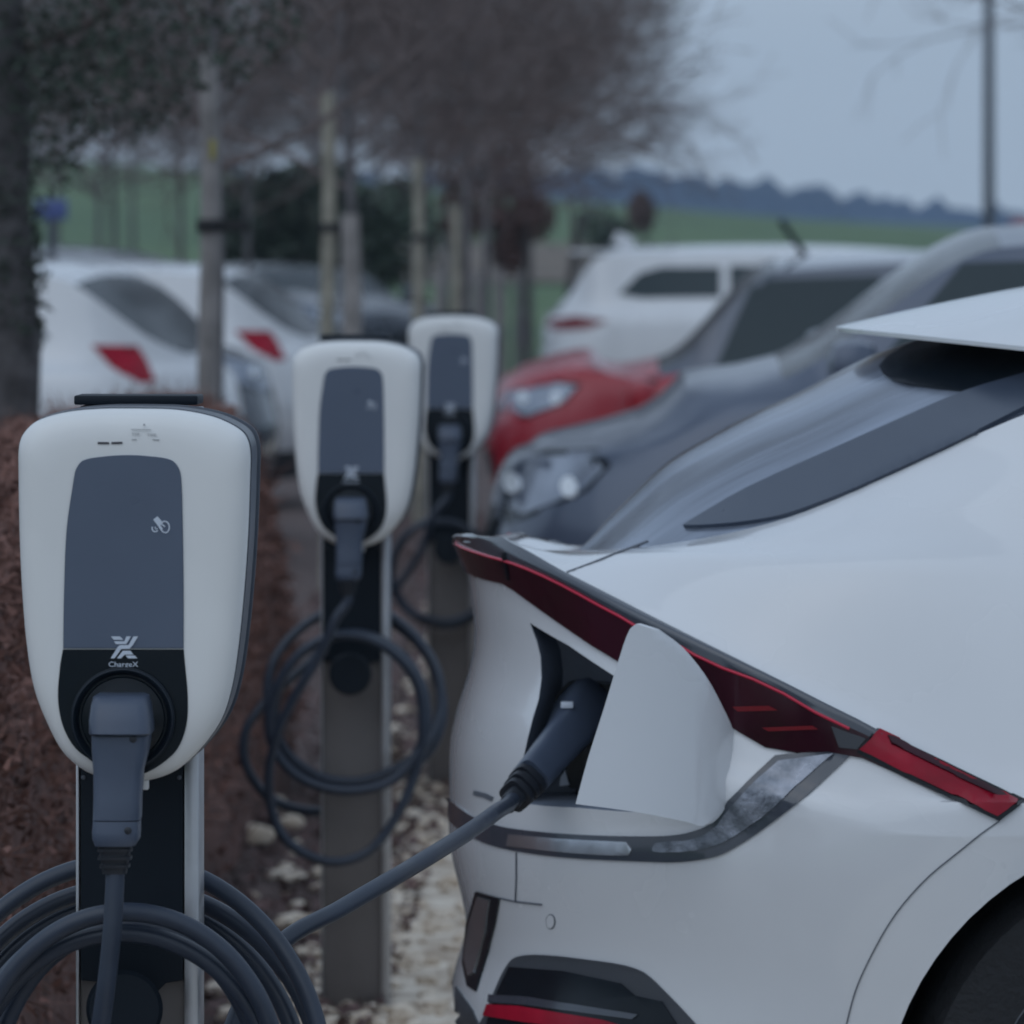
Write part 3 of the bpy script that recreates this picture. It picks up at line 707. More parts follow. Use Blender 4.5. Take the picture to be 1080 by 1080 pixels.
bx = lambda x0, x1, z0, z1, y0, y1: ((((x0+x1)/2, (y0+y1)/2, (z0+z1)/2)), (x1-x0, y1-y0, z1-z0))
# post: coated face between two bright rails
xl, xr = Q(81, 500, 0).x, Q(210.5, 500, 0).x
ztop = 1.336
box('post', *bx(xl+.004, xr-.017, 0, ztop, 0, .06), M['post'], st, .001)
box('edge_rail', *bx(xr-.0165, xr, 0, ztop-.002, -.010, .065), M['alu'], st, .002)
box('edge_rail', *bx(xl, xl+.0035, 0, ztop-.002, -.010, .065), M['alu'], st, .001)
box('post_cap', *bx(xl-.002, xr-.001, ztop+.0015, ztop+.012, -.012, .066), M['matte'], st, .002)
plate('mounting_plate', [(85, 470), (193, 470), (193, 1034), (175, 1037), (166, 1046), (152, 1052), (138, 1053), (124, 1050), (116, 1043), (108, 1036), (85, 1034)], -.012, .009, M['matte'], st)
for px, py in ((88, 820), (189, 820), (139, 1044)):
    q = Q(px, py, -.013); lathe('screw', [(.0028, -.001), (.0022, -.0022), (.001, -.0024)], M['steel'], st, 10, 'Y', (q.x, -.012, q.z))
layered('housing', OP, [(.001, -.014), (.0, -.05), (-.0015, -.10), (-.0005, -.138)], M['house'], st)
layered('housing_rim', [p + Vector((.0015, 0, 0)) for p in OP], [(.003, -.030), (-.0015, -.034), (-.0015, -.038), (.003, -.042)], M['house'], st)
cov = layered('cover', OP, [(.008, -.138), (.001, -.142), (0, -.150), (.001, -.158), (.004, -.166), (.009, -.1715), (.017, -.1755), (.028, -.1775), (.04, -.178)], M['cover'], st)
PAN = sm([(78, 503), (80, 495), (87, 486), (105, 482), (134, 480), (160, 481.5), (180, 485), (188, 493), (191, 505), (192.5, 550), (193.5, 620), (193.5, 683)], 4) + [(193.5, 684), (66.5, 684)] + sm([(67, 640), (70, 560), (78, 503)], 4)[:-1]
plate('front_panel', PAN, yF-.0022, .006, M['panel'], st, .0008)
BLK = [(66.3, 685), (193.7, 685)] + sm([(195, 700), (198, 735), (196.5, 765), (187, 790), (170, 806), (152, 816), (139, 818), (124, 815), (104, 806), (80, 790), (66, 765), (61, 735), (63.5, 700)], 4)
blk = plate('socket_panel', BLK, yF-.0016, .006, M['black'], st, .0008)
sc = Q(130, 758, yF)
lathe('socket_ring', [(.056, -.001), (.056, -.006), (.053, -.008), (.050, -.006), (.046, .004), (.046, .012)], M['matte'], blk, 56, 'Y', (sc.x, yF-.002, sc.z), close=False)
lathe('socket_trim', [(.0520, -.0068), (.0536, -.0078), (.0542, -.0068)], M['house'], blk, 56, 'Y', (sc.x, yF-.002, sc.z), close=False)
lathe('socket_cup', [(.046, 0), (.044, -.002), (.034, -.003), (.030, -.004)], M['black'], blk, 48, 'Y', (sc.x, yF-.001, sc.z))
# emblem and lettering
def glyphs(name, polys, y, m, parent):
    bm = bmesh.new()
    for pts in polys:
        a = qpoly(pts, y); f = bm.faces.new([bm.verts.new(p) for p in a])
        r_ = bmesh.ops.extrude_face_region(bm, geom=[f])
        for v in [g for g in r_['geom'] if isinstance(g, bmesh.types.BMVert)]: v.co.y += .0012
    bmesh.ops.recalc_face_normals(bm, faces=bm.faces[:]); return from_bm(name, bm, m, parent, False)
def zp(pts): return [(80 + x*100/1080, 640 + y*100/1080) for x, y in pts]
glyphs('emblem', [zp(p) for p in ([(400, 338), (500, 338), (540, 376), (432, 376)],
   [(575, 338), (625, 338), (575, 425), (455, 425), (435, 393), (552, 393)],
   [(655, 338), (708, 338), (645, 440), (612, 478), (520, 478), (440, 587), (395, 587), (480, 452), (502, 436), (600, 436)],
   [(535, 500), (620, 500), (655, 545), (555, 545), (515, 587), (468, 587)], [(565, 555), (670, 555), (700, 587), (597, 587)])], yF-.0036, M['ink'], blk)
def text(name, s_, px, py, hpx, y, m, parent, wide=1.0, bold=.0):
    cu = bpy.data.curves.new('t', 'FONT'); cu.body = s_; cu.size = 1; cu.extrude = .02; cu.offset = bold; cu.align_x = 'CENTER'; cu.resolution_u = 3
    o = bpy.data.objects.new('t', cu); C.objects.link(o); dg = bpy.context.evaluated_depsgraph_get(); dg.update()
    me = bpy.data.meshes.new_from_object(o.evaluated_get(dg)); bpy.data.objects.remove(o)
    k = hpx / 984 / .7; q = Q(px, py, y)
    for v in me.vertices: v.co = Vector((v.co.x*k*wide + q.x, y - .0004 - v.co.z*.01, v.co.y*k + q.z))
    me.materials.clear(); return link(name, me, m, parent, False)
text('lettering', 'ChargeX', 130, 703.2, 5.4, yF-.0024, M['ink'], blk, 1.12, .004)
def ringpts(cx, cy, rx, ry, a0, a1, n, wd):
    o = [(cx + rx*math.cos(a0+(a1-a0)*i/n), cy + ry*math.sin(a0+(a1-a0)*i/n)) for i in range(n+1)]
    return ribbon(o, wd)
icon = [[(161.5, 548), (166, 544.5), (172, 551.5), (167.5, 555.5)], ribbon([(166, 552), (171, 558.5)], 2.4), ribbon(sm([(168, 556), (172, 561), (175.5, 562)], 3), 1.3),
        ringpts(173.6, 556, 5.0, 6.2, -2.4, 1.3, 14, 1.3), ringpts(163.6, 557.2, 3.2, 3.6, .6, 3.6, 10, 1.3), ringpts(165, 556.4, 1.3, 1.5, .6, 3.8, 8, 1.0), ribbon([(170, 552.5), (174, 555.5)], 1.3)]
glyphs('tap_card_symbol', icon, yF-.0032, M['ink'], st)
ic = [[(151, 447), (153, 447), (153, 449), (151, 449)], ribbon([(138, 452.6), (159, 453)], .5), ribbon([(139, 463.5), (144, 463.5)], .6), ribbon([(161, 463.5), (168, 463.8)], .6)]
glyphs('small_print', ic, yF-.0008, M['inkg'], cov)
text('small_print', 'TYP', 143, 459.5, 3.0, yF-.0004, M['inkg'], cov, 1.1); text('small_print', 'TYPE', 160, 460, 3.0, yF-.0004, M['inkg'], cov, 1.0)
glyphs('small_print', [ribbon([(103, 467.2), (115, 467.4)], 2.2), ribbon([(117.5, 467.3), (129, 467)], 2.2)], yF-.0008, M['inkd'], cov)
box('locking_tab', *bx(Q(150, 0, -.15).x, Q(157, 0, -.15).x, Q(0, 832, -.15).z, Q(0, 822, -.15).z, -.158, -.146), M['cover'], st, .001)
# cable hook on the mounting plate
hq = Q(140, 1030, -.012)
hk = lathe('cable_hook', [(.024, 0), (.024, -.085), (.028, -.088)], M['matte'], st, 28, 'Y', (hq.x, -.013, hq.z - .022))
lathe('hook_disc', [(.030, -.0885), (.040, -.090), (.042, -.096), (.038, -.100)], M['matte'], hk, 36, 'Y', (hq.x, -.013, hq.z - .022))

def loc_c(cxy, D):                 # other stations: same object, same spacing along the kerb line
    return Vector(((cxy-540)/F*D, D, 0))
def plug_mesh(parent, Qf, y0, name='charging_plug'):
    """plug hanging from the socket: blocky head, slimmer handle, ribbed boot"""
    pg = None
    def loft(nm, secs, m, par):
        vs = []; fs = []; ns = 20
        for (cx, w_, pyy, yc, dp) in secs:
            c_ = Qf(cx, pyy, yc)
            for k in range(ns):
                a = 2*math.pi*k/ns; e = .42
                x = math.copysign(abs(math.cos(a))**e, math.cos(a)) * w_/984/2; y = math.copysign(abs(math.sin(a))**e, math.sin(a)) * dp/2
                vs.append((c_.x + x, c_.y + y, c_.z))
        n = len(secs)
        for i in range(n-1):
            for k in range(ns): fs.append((i*ns+k, i*ns+(k+1) % ns, (i+1)*ns+(k+1) % ns, (i+1)*ns+k))
        fs.append(tuple(range(ns))); fs.append(tuple((n-1)*ns+k for k in range(ns)))
        bm = bmesh.new(); me = bpy.data.meshes.new(nm); me.from_pydata(vs, [], fs); bm.from_mesh(me); bmesh.ops.recalc_face_normals(bm, faces=bm.faces[:])
        return from_bm(nm, bm, m, par, True, 40)
    pg = loft(name, [(128, 50, 732, y0-.03, .05), (128, 57, 734, y0-.032, .06), (128, 61, 742, y0-.035, .072), (128, 65, 758, y0-.038, .08), (128.5, 66, 771, y0-.041, .08), (128.5, 64, 773, y0-.040, .076)], M['plug'], parent)
    loft('handle', [(128.5, 61, 774, y0-.038, .070), (127.5, 59, 790, y0-.042, .062), (125.5, 52, 812, y0-.046, .052), (124.5, 50, 840, y0-.050, .048), (124, 50, 862, y0-.053, .048), (123.6, 50, 863.4, y0-.053, .0478)], M['plug'], pg)
    loft('end_cap', [(123.6, 49, 864.4, y0-.053, .047), (123, 50, 876, y0-.054, .048), (123, 49, 884, y0-.055, .047), (122, 42, 891, y0-.055, .040)], M['plug'], pg)
    bt = loft('strain_relief', [(121.5, 35, 891.5, y0-.055, .030), (121.5, 32, 898, y0-.056, .027), (121, 27, 912, y0-.056, .024), (121, 25, 921, y0-.056, .023)], M['boot'], pg)
    for yy, ww in ((894, 36), (902.5, 35), (911, 31)): loft('rib', [(121.3, ww, yy, y0-.056, .032), (121.3, ww, yy+3.5, y0-.056, .031)], M['boot'], bt)
    for px, py in ((140, 780), (135, 876)):
        q = Qf(px, py, y0-.078); lathe('screw_hole', [(.004, 0), (.003, -.0006)], M['boot'], pg, 12, 'Y', (q.x, y0 - (.0735 if py < 800 else .079), q.z))
    return pg

CG = 'charging cables coiled on the posts'
cb1 = thing('charging_cable', 'thick dark cable coiled on the nearest post and plugged into the white electric car', 'charging cable', O1, -YAW, CG)
plug_mesh(cb1, Q, yF)
def ell(cx, cy, rx, ry, a0, a1, n, yt, yb_):
    o = []
    for i in range(n):
        a = math.radians(a0 + (a1-a0)*i/n); px = cx + rx*math.cos(a); py = cy - ry*math.sin(a); t = (math.sin(a)+1)/2
        o.append(Q(px, py, yb_ + (yt-yb_)*t))
    return o
pth = [Q(121.5, 905, yF-.056), Q(121, 935, yF-.058), Q(118, 985, yF-.062), Q(112, 1040, yF-.062), Q(104, 1100, yF-.055), Q(98, 1190, yF-.04), Q(110, 1290, -.17)]
KEYS = [(240, 130, 1150, 164, 186, -.168, -.12), (560, 132, 1150, 166, 187, -.150, -.11), (900, 122, 1153, 150, 166, -.128, -.10), (1260, 142, 1150, 146, 176, -.104, -.08), (1600, 134, 1150, 166, 183, -.082, -.05), (1710, 134, 1150, 170, 190, -.075, -.03),
        (1760, 134, 1150, 205, 215, .03, -.03), (1880, 132, 1150, 220, 238, .105, -.03), (2070, 131, 1150, 216, 232, .105, -.02), (2240, 130, 1150, 200, 216, .14, -.02), (2440, 134, 1150, 192, 208, .15, .0), (2820, 126, 1152, 176, 190, .17, .03)]
kf = [linf([k[0] for k in KEYS], [k[j] for k in KEYS]) for j in range(1, 7)]
ang_ = 250
while ang_ < 2800:
    cx_, cy_, rx_, ry_, yt_, yb_ = [g(ang_) for g in kf]; a = math.radians(ang_); t_ = (math.sin(a)+1)/2
    wob = 2.2*math.sin(ang_*.021) + 1.6*math.sin(ang_*.0437 + 1)
    pth.append(Q(cx_ + (rx_+wob)*math.cos(a), cy_ - (ry_+wob)*math.sin(a), yb_ + (yt_-yb_)*t_)); ang_ += 20
pth += [Q(215, 1190, .17), Q(250, 1070, .22), Q(292, 999, .24)]
cable1 = catmull(pth, 9)
tailw = [(360, 958, 6.28), (430, 917, 6.42), (490, 880, 6.62), (524, 856, 6.86)]
gun_end = toW(*(cpt(549, 835, .20)))            # where the cable enters the car plug
pW = [O1 + Rm @ pth[-1]] + [W(x, y, D) for x, y, D in tailw]
g0 = cpt(541, 843, .16); g1 = cpt(563, 811, .265); g2 = cpt(618, 752, .40)
pW += [toW(*g0)]
t2 = [Ri @ (p - O1) for p in catmull([O1 + Rm @ pth[-2]] + pW + [toW(*g1)], 10)[10:-10]]
cable1 = cable1[:-1] + t2
tube('cable', cable1, .0104, M['cable'], cb1, 12)
# plug in the car
def Lc(p): return Ri @ (toW(*p) - O1)
a0, a1, a2 = Lc(g0), Lc(g1), Lc(g2)
dirn = (a2 - a0).normalized(); side = dirn.cross(Vector((0, 1, 0))).normalized(); upv = side.cross(dirn)
def gun(nm, secs, m, par):
    vs = []; fs = []; ns = 20; Ltot = (a2-a0).length
    for (t, off, w_, h_) in secs:
        c_ = a0 + dirn*Ltot*t + side*off
        for k in range(ns):
            a = 2*math.pi*k/ns; e = .5
            x = math.copysign(abs(math.cos(a))**e, math.cos(a))*w_/2; y = math.copysign(abs(math.sin(a))**e, math.sin(a))*h_/2
            vs.append(tuple(c_ + side*x + upv*y))
    n = len(secs)
    for i in range(n-1):
        for k in range(ns): fs.append((i*ns+k, i*ns+(k+1) % ns, (i+1)*ns+(k+1) % ns, (i+1)*ns+k))
    fs.append(tuple(range(ns))); fs.append(tuple((n-1)*ns+k for k in range(ns)))
    bm = bmesh.new(); me = bpy.data.meshes.new(nm); me.from_pydata([tuple(v) for v in vs], [], fs); bm.from_mesh(me); bmesh.ops.recalc_face_normals(bm, faces=bm.faces[:])
    return from_bm(nm, bm, m, par, True, 40)
cp = gun('car_plug', [(.235, 0, .048, .044), (.26, 0, .050, .046), (.45, 0, .052, .048), (.52, 0, .054, .050), (.75, .0, .059, .054), (.96, .004, .074, .066), (1.05, .006, .072, .064), (1.13, .006, .06, .05)], M['plug'], cb1)
bt = gun('strain_relief', [(-.05, 0, .024, .024), (.05, 0, .028, .028), (.23, 0, .036, .034)], M['boot'], cp)
for t in (.03, .10, .17): gun('rib', [(t, 0, .040 + t*.05, .036), (t + .035, 0, .041 + t*.05, .037)], M['boot'], bt)
lab = a2 - upv*.036 - side*.004 + dirn*.012
for nm, px, py, m_, sx, sz in (('white_label', 598, 743.5, M['ink'], .0085, .0045), ('screw_hole', 607, 756, M['boot'], .0028, .0028), ('screw_hole', 562, 808, M['boot'], .0028, .0028)):
    dd = .335 if py < 750 else (.345 if py < 800 else .225); q = Lc(cpt(px, py, dd)); box(nm, q, (sx*2, .006, sz*2), m_, cp, .001)

# second and third station
def place_station(D, cxx, lab_):
    c = copy_tree(st); c.location = ((cxx-540)/F*D, D, 0); c['label'] = lab_; return c
D2, D3 = 5.95*1.79, 5.95*2.55
s2 = place_station(D2, 374.5, 'middle charging station with a full cable coil hanging on its post')
s3 = place_station(D3, 476, 'smallest farthest charging station, partly behind the middle one')
def Qn(O, k, cx0, cy0):
    """image point of another station to its own local frame"""
    def q(px, py, yl):
        d = Ri @ Vector(((px-540)/F, 1, -(py-HZ)/F)); o = Ri @ (Vector((0, 0, H)) - O); return o + d * ((yl - o.y)/d.y)
    return q
def cable_thing(stn, lab_, pts, r_, plug_dx=0):
    cb = thing('charging_cable', lab_, 'charging cable', stn.location, -YAW, CG)
    pg = copy_tree(plug0, cb)
    q = Qn(stn.location, 1, 0, 0)
    head = [Vector((Q(121.5, 905, yF-.056).x, yF-.056, Q(121.5, 905, yF-.056).z)), Vector((Q(121.3, 932, yF-.057).x, yF-.057, Q(121.3, 932, yF-.057).z))]
    P = head + [q(*p) for p in pts]
    tube('cable', catmull(P, 9), r_, M['cable'], cb, 10); return cb
plug0 = [c for c in cb1.children if c.name.startswith('charging_plug')][0]
C2P = [(353, 655, -.235), (341, 684, -.23), (311, 735, -.215), (293, 772, -.20), (284, 812, -.18), (286, 852, -.16), (300, 884, -.15), (329, 904, -.14), (358, 909, -.13), (390, 897, -.12), (418, 861, -.11), (438, 815, -.10), (446, 770, -.10), (440, 722, -.11), (416, 690, -.13), (385, 673, -.14), (350, 671, -.15), (316, 690, -.15), (291, 728, -.14), (284, 772, -.13), (298, 804, -.12), (328, 826, -.12), (368, 834, -.12), (410, 825, -.11), (438, 797, -.10), (450, 758, -.09), (440, 712, -.08), (410, 680, -.08), (375, 668, -.07), (335, 678, -.06), (303, 705, -.05), (290, 750, -.04), (300, 790, -.03), (335, 818, -.03), (375, 824, -.03), (415, 812, -.02), (446, 790, 0), (464, 750, .04), (462, 712, .06), (445, 680, .08), (415, 652, .10), (380, 632, .11), (345, 645, .10), (308, 671, .08), (286, 704, .06), (283, 745, .05), (292, 790, .04), (320, 815, .05), (370, 826, .06), (420, 818, .05), (455, 790, .06), (467, 745, .09), (450, 690, .12), (412, 655, .13), (375, 640, .14), (335, 690, .13), (300, 722, .10), (276, 745, .08), (259, 772, .07), (258, 802, .07), (276, 834, .08), (299, 849, .09), (335, 856, .11), (385, 850, .12)]
cable_thing(s2, 'dark cable wound in a round coil on the middle post, one loop sagging low', C2P, .0098)
C3P = [(456, 545, -.23), (447, 575, -.2), (433, 600, -.17), (419, 622, -.15), (425, 640, -.14), (450, 652, -.13), (478, 655, -.12), (505, 640, -.10), (514, 605, -.09), (505, 570, -.08), (480, 552, -.08), (450, 552, -.08), (425, 568, -.08), (414, 595, -.07), (417, 622, -.06), (438, 648, -.06), (470, 660, -.05), (500, 650, -.03), (520, 618, .0), (515, 580, .05), (495, 555, .09), (470, 545, .11), (445, 552, .1), (424, 572, .08), (413, 600, .07), (420, 632, .07), (450, 657, .09), (480, 660, .11), (515, 640, .12)]
cable_thing(s3, 'dark cable coiled on the farthest post, partly behind the middle coil', C3P, .0105)

# ---------------------------------------------------------------- other parked cars
def park_car(name, lab_, px, D, nose_left, paint, L_=4.3, Wd=1.8, Ht=1.5, hood=1.0, belt=.95, rg0=.12, rg1=.55, ws0=None, wst=None, hz=.88, group='cars parked around the charging bay', yaw=0, rimm=None, kind='hatch', lights=True, headpoly=None, tailpoly=None, sidepolys=None, near_flank=True, top_paint=None, mdx=-.22, mdz=.15):
    """px: column of the end nearest the left/right edge given by the photo; D: distance of the flank nearest the eye.
       rg0/rg1: start and end of the sloping rear window, hood: bonnet length"""
    c = Wd/2; u1 = L_ - hood; u0w = wst if wst else u1 - .75     # windscreen from u0w (top) to u1 (base)
    rt = Ht - .07
    rows = [Row(.2, .5, 2.6, .10, .20, L_-.2, .6, c), Row(.06, .55, 2.8, .03, .38, L_-.05, .6, c), Row(0, .6, 2.8, .0, .60, L_, .65, c),
            Row(.02, .62, 2.8, .0, [(0, .82), (L_-.5, .80), (L_, .74)], L_-.02, .7, c),
            Row(.05, .62, 2.7, .03, [(0, belt), (u1, belt+.02), (L_-.5, hz), (L_, hz-.08)], L_-.07, .75, c),
            Row(rg0*.9, .55, 2.6, [(0, .10), (.6, .10), (u1, .08), (L_, .08)], [(0, belt+.05), (u1-.2, belt+.09), (u1+.15, belt+.05), (L_-.5, hz+.03), (L_, hz-.05)], L_-.10, .75, c),
            Row(rg0, .50, 2.5, [(0, .22), (.6, .23), (u0w, .23), (u1, .13), (L_-.2, .2)],
                [(rg0, belt+.08), (rg0+.08, belt+.14), (rg1, rt-.03), (rg1+.2, rt), ((rg1+u0w)/2+.1, rt+.015), (u0w, rt-.03), (u1, belt+.10), (u1+.25, belt+.06), (L_-.5, hz+.05), (L_-.12, hz-.03)], L_-.14, .7, c)]
    def mf(u, k, t):
        if k == 99:
            if rg0 + .02 < u < rg1 - .06 and .04 < t < .96: return 1
            if u0w < u < u1: return 3 if .03 < t < .97 else 0
            return 2 if rg1 - .1 < u <= u0w and top_paint else 0
        if top_paint and k > 5 and u < u1 + .05: return 2
        return 4 if k < .9 else 0
    me, bv = hull_mesh(rows, set(), [2, 3, 3, 3, 3, 5], linf([0, rg0, rg1, u0w, u1, L_-.5, L_], [0, .0, .055, .06, .05, .05, .02]), mf, c, 7, None)
    wr = .33; ax_ = (.80, L_-.85)
    bz = boolean(me, [cyl_mesh((u, wr+.01), wr+.045, y0, y1, 40) for u in ax_ for y0, y1 in ((-.2, .26), (Wd-.26, Wd+.2))])
    rt_ = thing(name, lab_, 'car', (0, 0, 0), 0, group)
    parts = split_parts(bz, bv, {0: 'body', 1: 'rear_window', 2: 'roof', 3: 'windscreen', 4: 'underbody', 6: 'wheel_arch', 7: 'wheel_arch', 8: 'wheel_arch', 9: 'wheel_arch'},
        {0: paint, 1: M['glass'], 2: top_paint or paint, 3: M['glass'], 4: M['plast'], 6: M['arch'], 7: M['arch'], 8: M['arch'], 9: M['arch']}, rt_, lambda c_: 6 + (c_.x > L_/2) + 2*(c_.y > c))
    for sgn, ray in ((-1, lambda u, z: (Vector((u, -2, z)), Vector((0, 1, 0)))), (1, lambda u, z: (Vector((u, Wd+2, z)), Vector((0, -1, 0))))):
        b0 = belt + .10; z1 = rt - .055
        sp_ = sidepolys or [[(rg1+.02, b0+.08), (rg1+.12, b0+.01), (1.45, b0), (1.45, z1), (rg1+.30, z1-.01)], [(1.50, b0), (2.35, b0), (2.35, z1), (1.50, z1)], [(2.40, b0), (u1-.25, b0), (u0w+.12, z1-.02), (2.40, z1)]]
        for po in sp_: inlay('side_window', po, ray, bv, M['glass2'], rt_, .004, .006, .15)
        for x in (2.37, 3.25): inlay('panel_gap', ribbon([(x, belt), (x, .7), (x, .34)], .008), ray, bv, M['seam'], rt_, .001, .004, .2)
        for x in (1.55, 2.5): inlay('door_handle', [(x, belt-.06), (x+.18, belt-.06), (x+.18, belt-.035), (x, belt-.035)], ray, bv, paint, rt_, .014, .002, .2)
        tp = tailpoly or [(.01, belt-.02), (.30, belt+.02), (.34, belt-.02), (.20, belt-.10), (.02, belt-.16)]
        hp = headpoly or [(L_-.02, hz-.16), (L_-.10, hz-.07), (L_-.42, hz-.0), (L_-.52, hz-.02), (L_-.42, hz-.09), (L_-.12, hz-.20)]
        inlay('tail_light', tp, ray, bv, M['lensd'] if name == 'white_estate' else M['lensr'], rt_, .006, .01, .08)
        cx_ = sum(p[0] for p in hp)/len(hp); cz_ = sum(p[1] for p in hp)/len(hp); inlay('headlight_bezel', [(cx_+(a-cx_)*1.10, cz_+(b-cz_)*1.2) for a, b in hp], ray, bv, M['black'], rt_, .0025, .01, .08)
        hl = inlay('headlight', hp, ray, bv, M['lamp'], rt_, .005, .01, .08)
        cxh = sum(p[0] for p in hp)/len(hp); czh = sum(p[1] for p in hp)/len(hp)
        for dx in (-.09, .07): inlay('lamp_reflector', [(cxh+dx+.022*math.cos(a), czh+.028*math.sin(a)) for a in [k*math.pi/5 for k in range(10)]], ray, bv, M['lampw'], hl, .011, .006, .5)
        inlay('sill', [(1.25, .24), (L_-1.3, .24), (L_-1.3, .33), (1.25, .33)], ray, bv, M['plast'], rt_, .004, .01, .3)
        ym = -.09 if sgn < 0 else Wd + .09
        bm = bmesh.new(); box_bm(bm, (u1+mdx, ym, belt+mdz), (.13, .22, .15), .045); mi_ = from_bm('wing_mirror', bm, paint, rt_)
        bm = bmesh.new(); box_bm(bm, (u1+mdx+.02, ym - sgn*.09, belt+mdz-.06), (.05, .12, .03), .01); from_bm('mirror_arm', bm, M['plast'], mi_)
    def fr(y, z): return Vector((L_+2, y, z)), Vector((-1, 0, 0))
    def rr(y, z): return Vector((-2, y, z)), Vector((1, 0, 0))
    inlay('grille', [(c-.45, .45), (c+.45, .45), (c+.5, hz-.18), (c-.5, hz-.18)], fr, bv, M['black'], rt_, .004, .01, .15)
    inlay('number_plate_recess', [(c-.3, .62), (c+.3, .62), (c+.3, .76), (c-.3, .76)], rr, bv, M['plast'], rt_, .004, .01, .2)
    for u in ax_:
        wheel(rt_, (u, .03, wr), wr-.005, .2, -1, rimm or M['rimL'], 5); wheel(rt_, (u, Wd-.23, wr), wr-.005, .2, 1, rimm or M['rimL'], 5)
    # placing: end of the car at image column px
    endx = (px-540)/F*(D + Wd*.45)
    if nose_left:
        rt_.rotation_euler = (0, 0, math.pi - YAW + yaw)
        # local (L_, Wd/2) sits at endx ; local y runs towards the eye
        off = Matrix.Rotation(math.pi - YAW + yaw, 3, 'Z') @ Vector((L_, Wd, 0))
    else:
        rt_.rotation_euler = (0, 0, -YAW + yaw)
        off = Matrix.Rotation(-YAW + yaw, 3, 'Z') @ Vector((0, 0, 0))
    rt_.location = Vector((endx, D, 0)) - off
    return rt_, bv
grey_car, _ = park_car('grey_car', 'dark grey car with bonnet and headlight towards the posts, just behind the white electric car', 498, 14.4, True, M['grey'], L_=4.4, Wd=1.85, Ht=1.63, hood=.80, belt=1.06, hz=.99, wst=2.95,
    headpoly=[(4.39, .83), (4.35, .90), (4.20, .955), (4.07, .965), (4.04, .93), (4.10, .87), (4.26, .80), (4.36, .77)])
red_car, rbv = park_car('red_car', 'glossy red car with clear headlight facing the posts, behind the grey car', 508, 25.5, True, M['red'], L_=4.3, Wd=1.8, Ht=1.54, hood=.86, belt=.87, hz=.96, wst=2.88, top_paint=M['roofgrey'], mdx=.10, mdz=-.02,
    headpoly=[(4.22, .78), (4.18, .85), (3.94, .90), (3.84, .89), (3.92, .81), (4.08, .75)])
suv, _ = park_car('white_estate', 'white car seen tail first behind the red car, dark red tail light and roof fin', 566, 41, False, M['white'], L_=4.7, Wd=1.85, Ht=1.60, sidepolys=[[(.62, 1.22), (.78, 1.38), (.95, 1.43), (1.40, 1.43), (1.40, 1.20), (.8, 1.19)], [(1.47, 1.20), (2.35, 1.19), (2.35, 1.44), (1.47, 1.44)], [(2.40, 1.18), (3.4, 1.17), (3.0, 1.43), (2.40, 1.44)]], hood=1.05, belt=1.05, hz=.95, rg0=.14, rg1=.46,
    tailpoly=[(.06, .97), (.10, 1.03), (.30, 1.055), (.54, 1.02), (.40, .96), (.16, .94)])
bm = bmesh.new(); box_bm(bm, (0, 0, 0), (.16, .03, .10), .012); bmesh.ops.rotate(bm, cent=(0, 0, 0), matrix=Matrix.Rotation(.4, 3, 'Y'), verts=bm.verts); bmesh.ops.translate(bm, vec=(.66, .92, 1.63), verts=bm.verts)
from_bm('roof_fin', bm, M['white'], suv)
bm = bmesh.new(); box_bm(bm, (.38, .92, 1.545), (.26, 1.3, .03), .012); from_bm('rear_spoiler', bm, M['white'], suv)
# whip aerial on the red car
Rw = Matrix.Rotation(math.pi - YAW, 3, 'Z'); fl = lambda p: Rw.inverted() @ (p - red_car.location)
tube('aerial', [fl(W(856, 280, 26.4)), fl(W(840, 256, 26.4)), fl(W(823, 232, 26.4))], .016, M['matte'], red_car, 8)
LG = 'cars parked beyond the planting bed'
ha, _ = park_car('white_hatchback', 'white hatchback with red tail light parked left, nearest beyond the brown hedge', 150, 24.6, True, M['white'], L_=4.0, Wd=1.72, Ht=1.50, hood=.95, belt=.95, hz=.85, rg0=.10, rg1=.62, group=LG, tailpoly=[(.44, 1.09), (.26, 1.085), (.15, .92), (.20, .912), (.34, .99)])
def orient(o, ang, corner_local, target):
    o.rotation_euler = (0, 0, ang); o.location = target - Matrix.Rotation(ang, 3, 'Z') @ Vector(corner_local)
A_L = math.pi - R(14)
orient(ha, A_L, (.1, 1.72, 0), Vector(((158-540)/F*25.0, 25.0, 0)))
hb2 = copy_tree(ha); hb2.name = 'white_hatchback.001'; hb2['label'] = 'second white hatchback, seen between the wooden stakes behind the dark bonnet, tail light facing right'
orient(hb2, A_L + R(3), (.1, 1.72, 0), Vector(((300-540)/F*31.5, 31.5, -.02)))
nv, _ = park_car('dark_blue_car', 'dark blue car whose rounded bonnet shows between the two white hatchbacks', 290, 27.5, True, M['navy'], L_=4.2, Wd=1.75, Ht=1.46, hood=1.15, belt=1.0, hz=1.0, group=LG)
orient(nv, R(10), (4.1, 0, 0), Vector(((292-540)/F*27.6, 27.6, 0)))
sv_, _ = park_car('silver_car', 'silver car with pale windscreen far behind the second white hatchback', 330, 40, True, M['silver'], L_=4.3, Wd=1.75, Ht=1.52, hood=1.0, belt=.95, hz=.85, group=LG)
orient(sv_, R(-38), (4.2, .9, 0), Vector(((335-540)/F*42, 42, 0)))
nk = copy_tree(nv); nk.name = 'dark_blue_car.001'; nk['label'] = 'dark car with a round pale headlight far off between the tree stakes'
orient(nk, R(-62), (4.1, .9, 0), Vector(((405-540)/F*50, 50, 0)))
nk2 = copy_tree(nv); nk2.name = 'dark_blue_car.002'; nk2['label'] = 'dark car far left behind the nearest white hatchback, only its roof showing'
orient(nk2, R(-8), (1.9, .9, 0), Vector(((85-540)/F*44, 44, .14)))

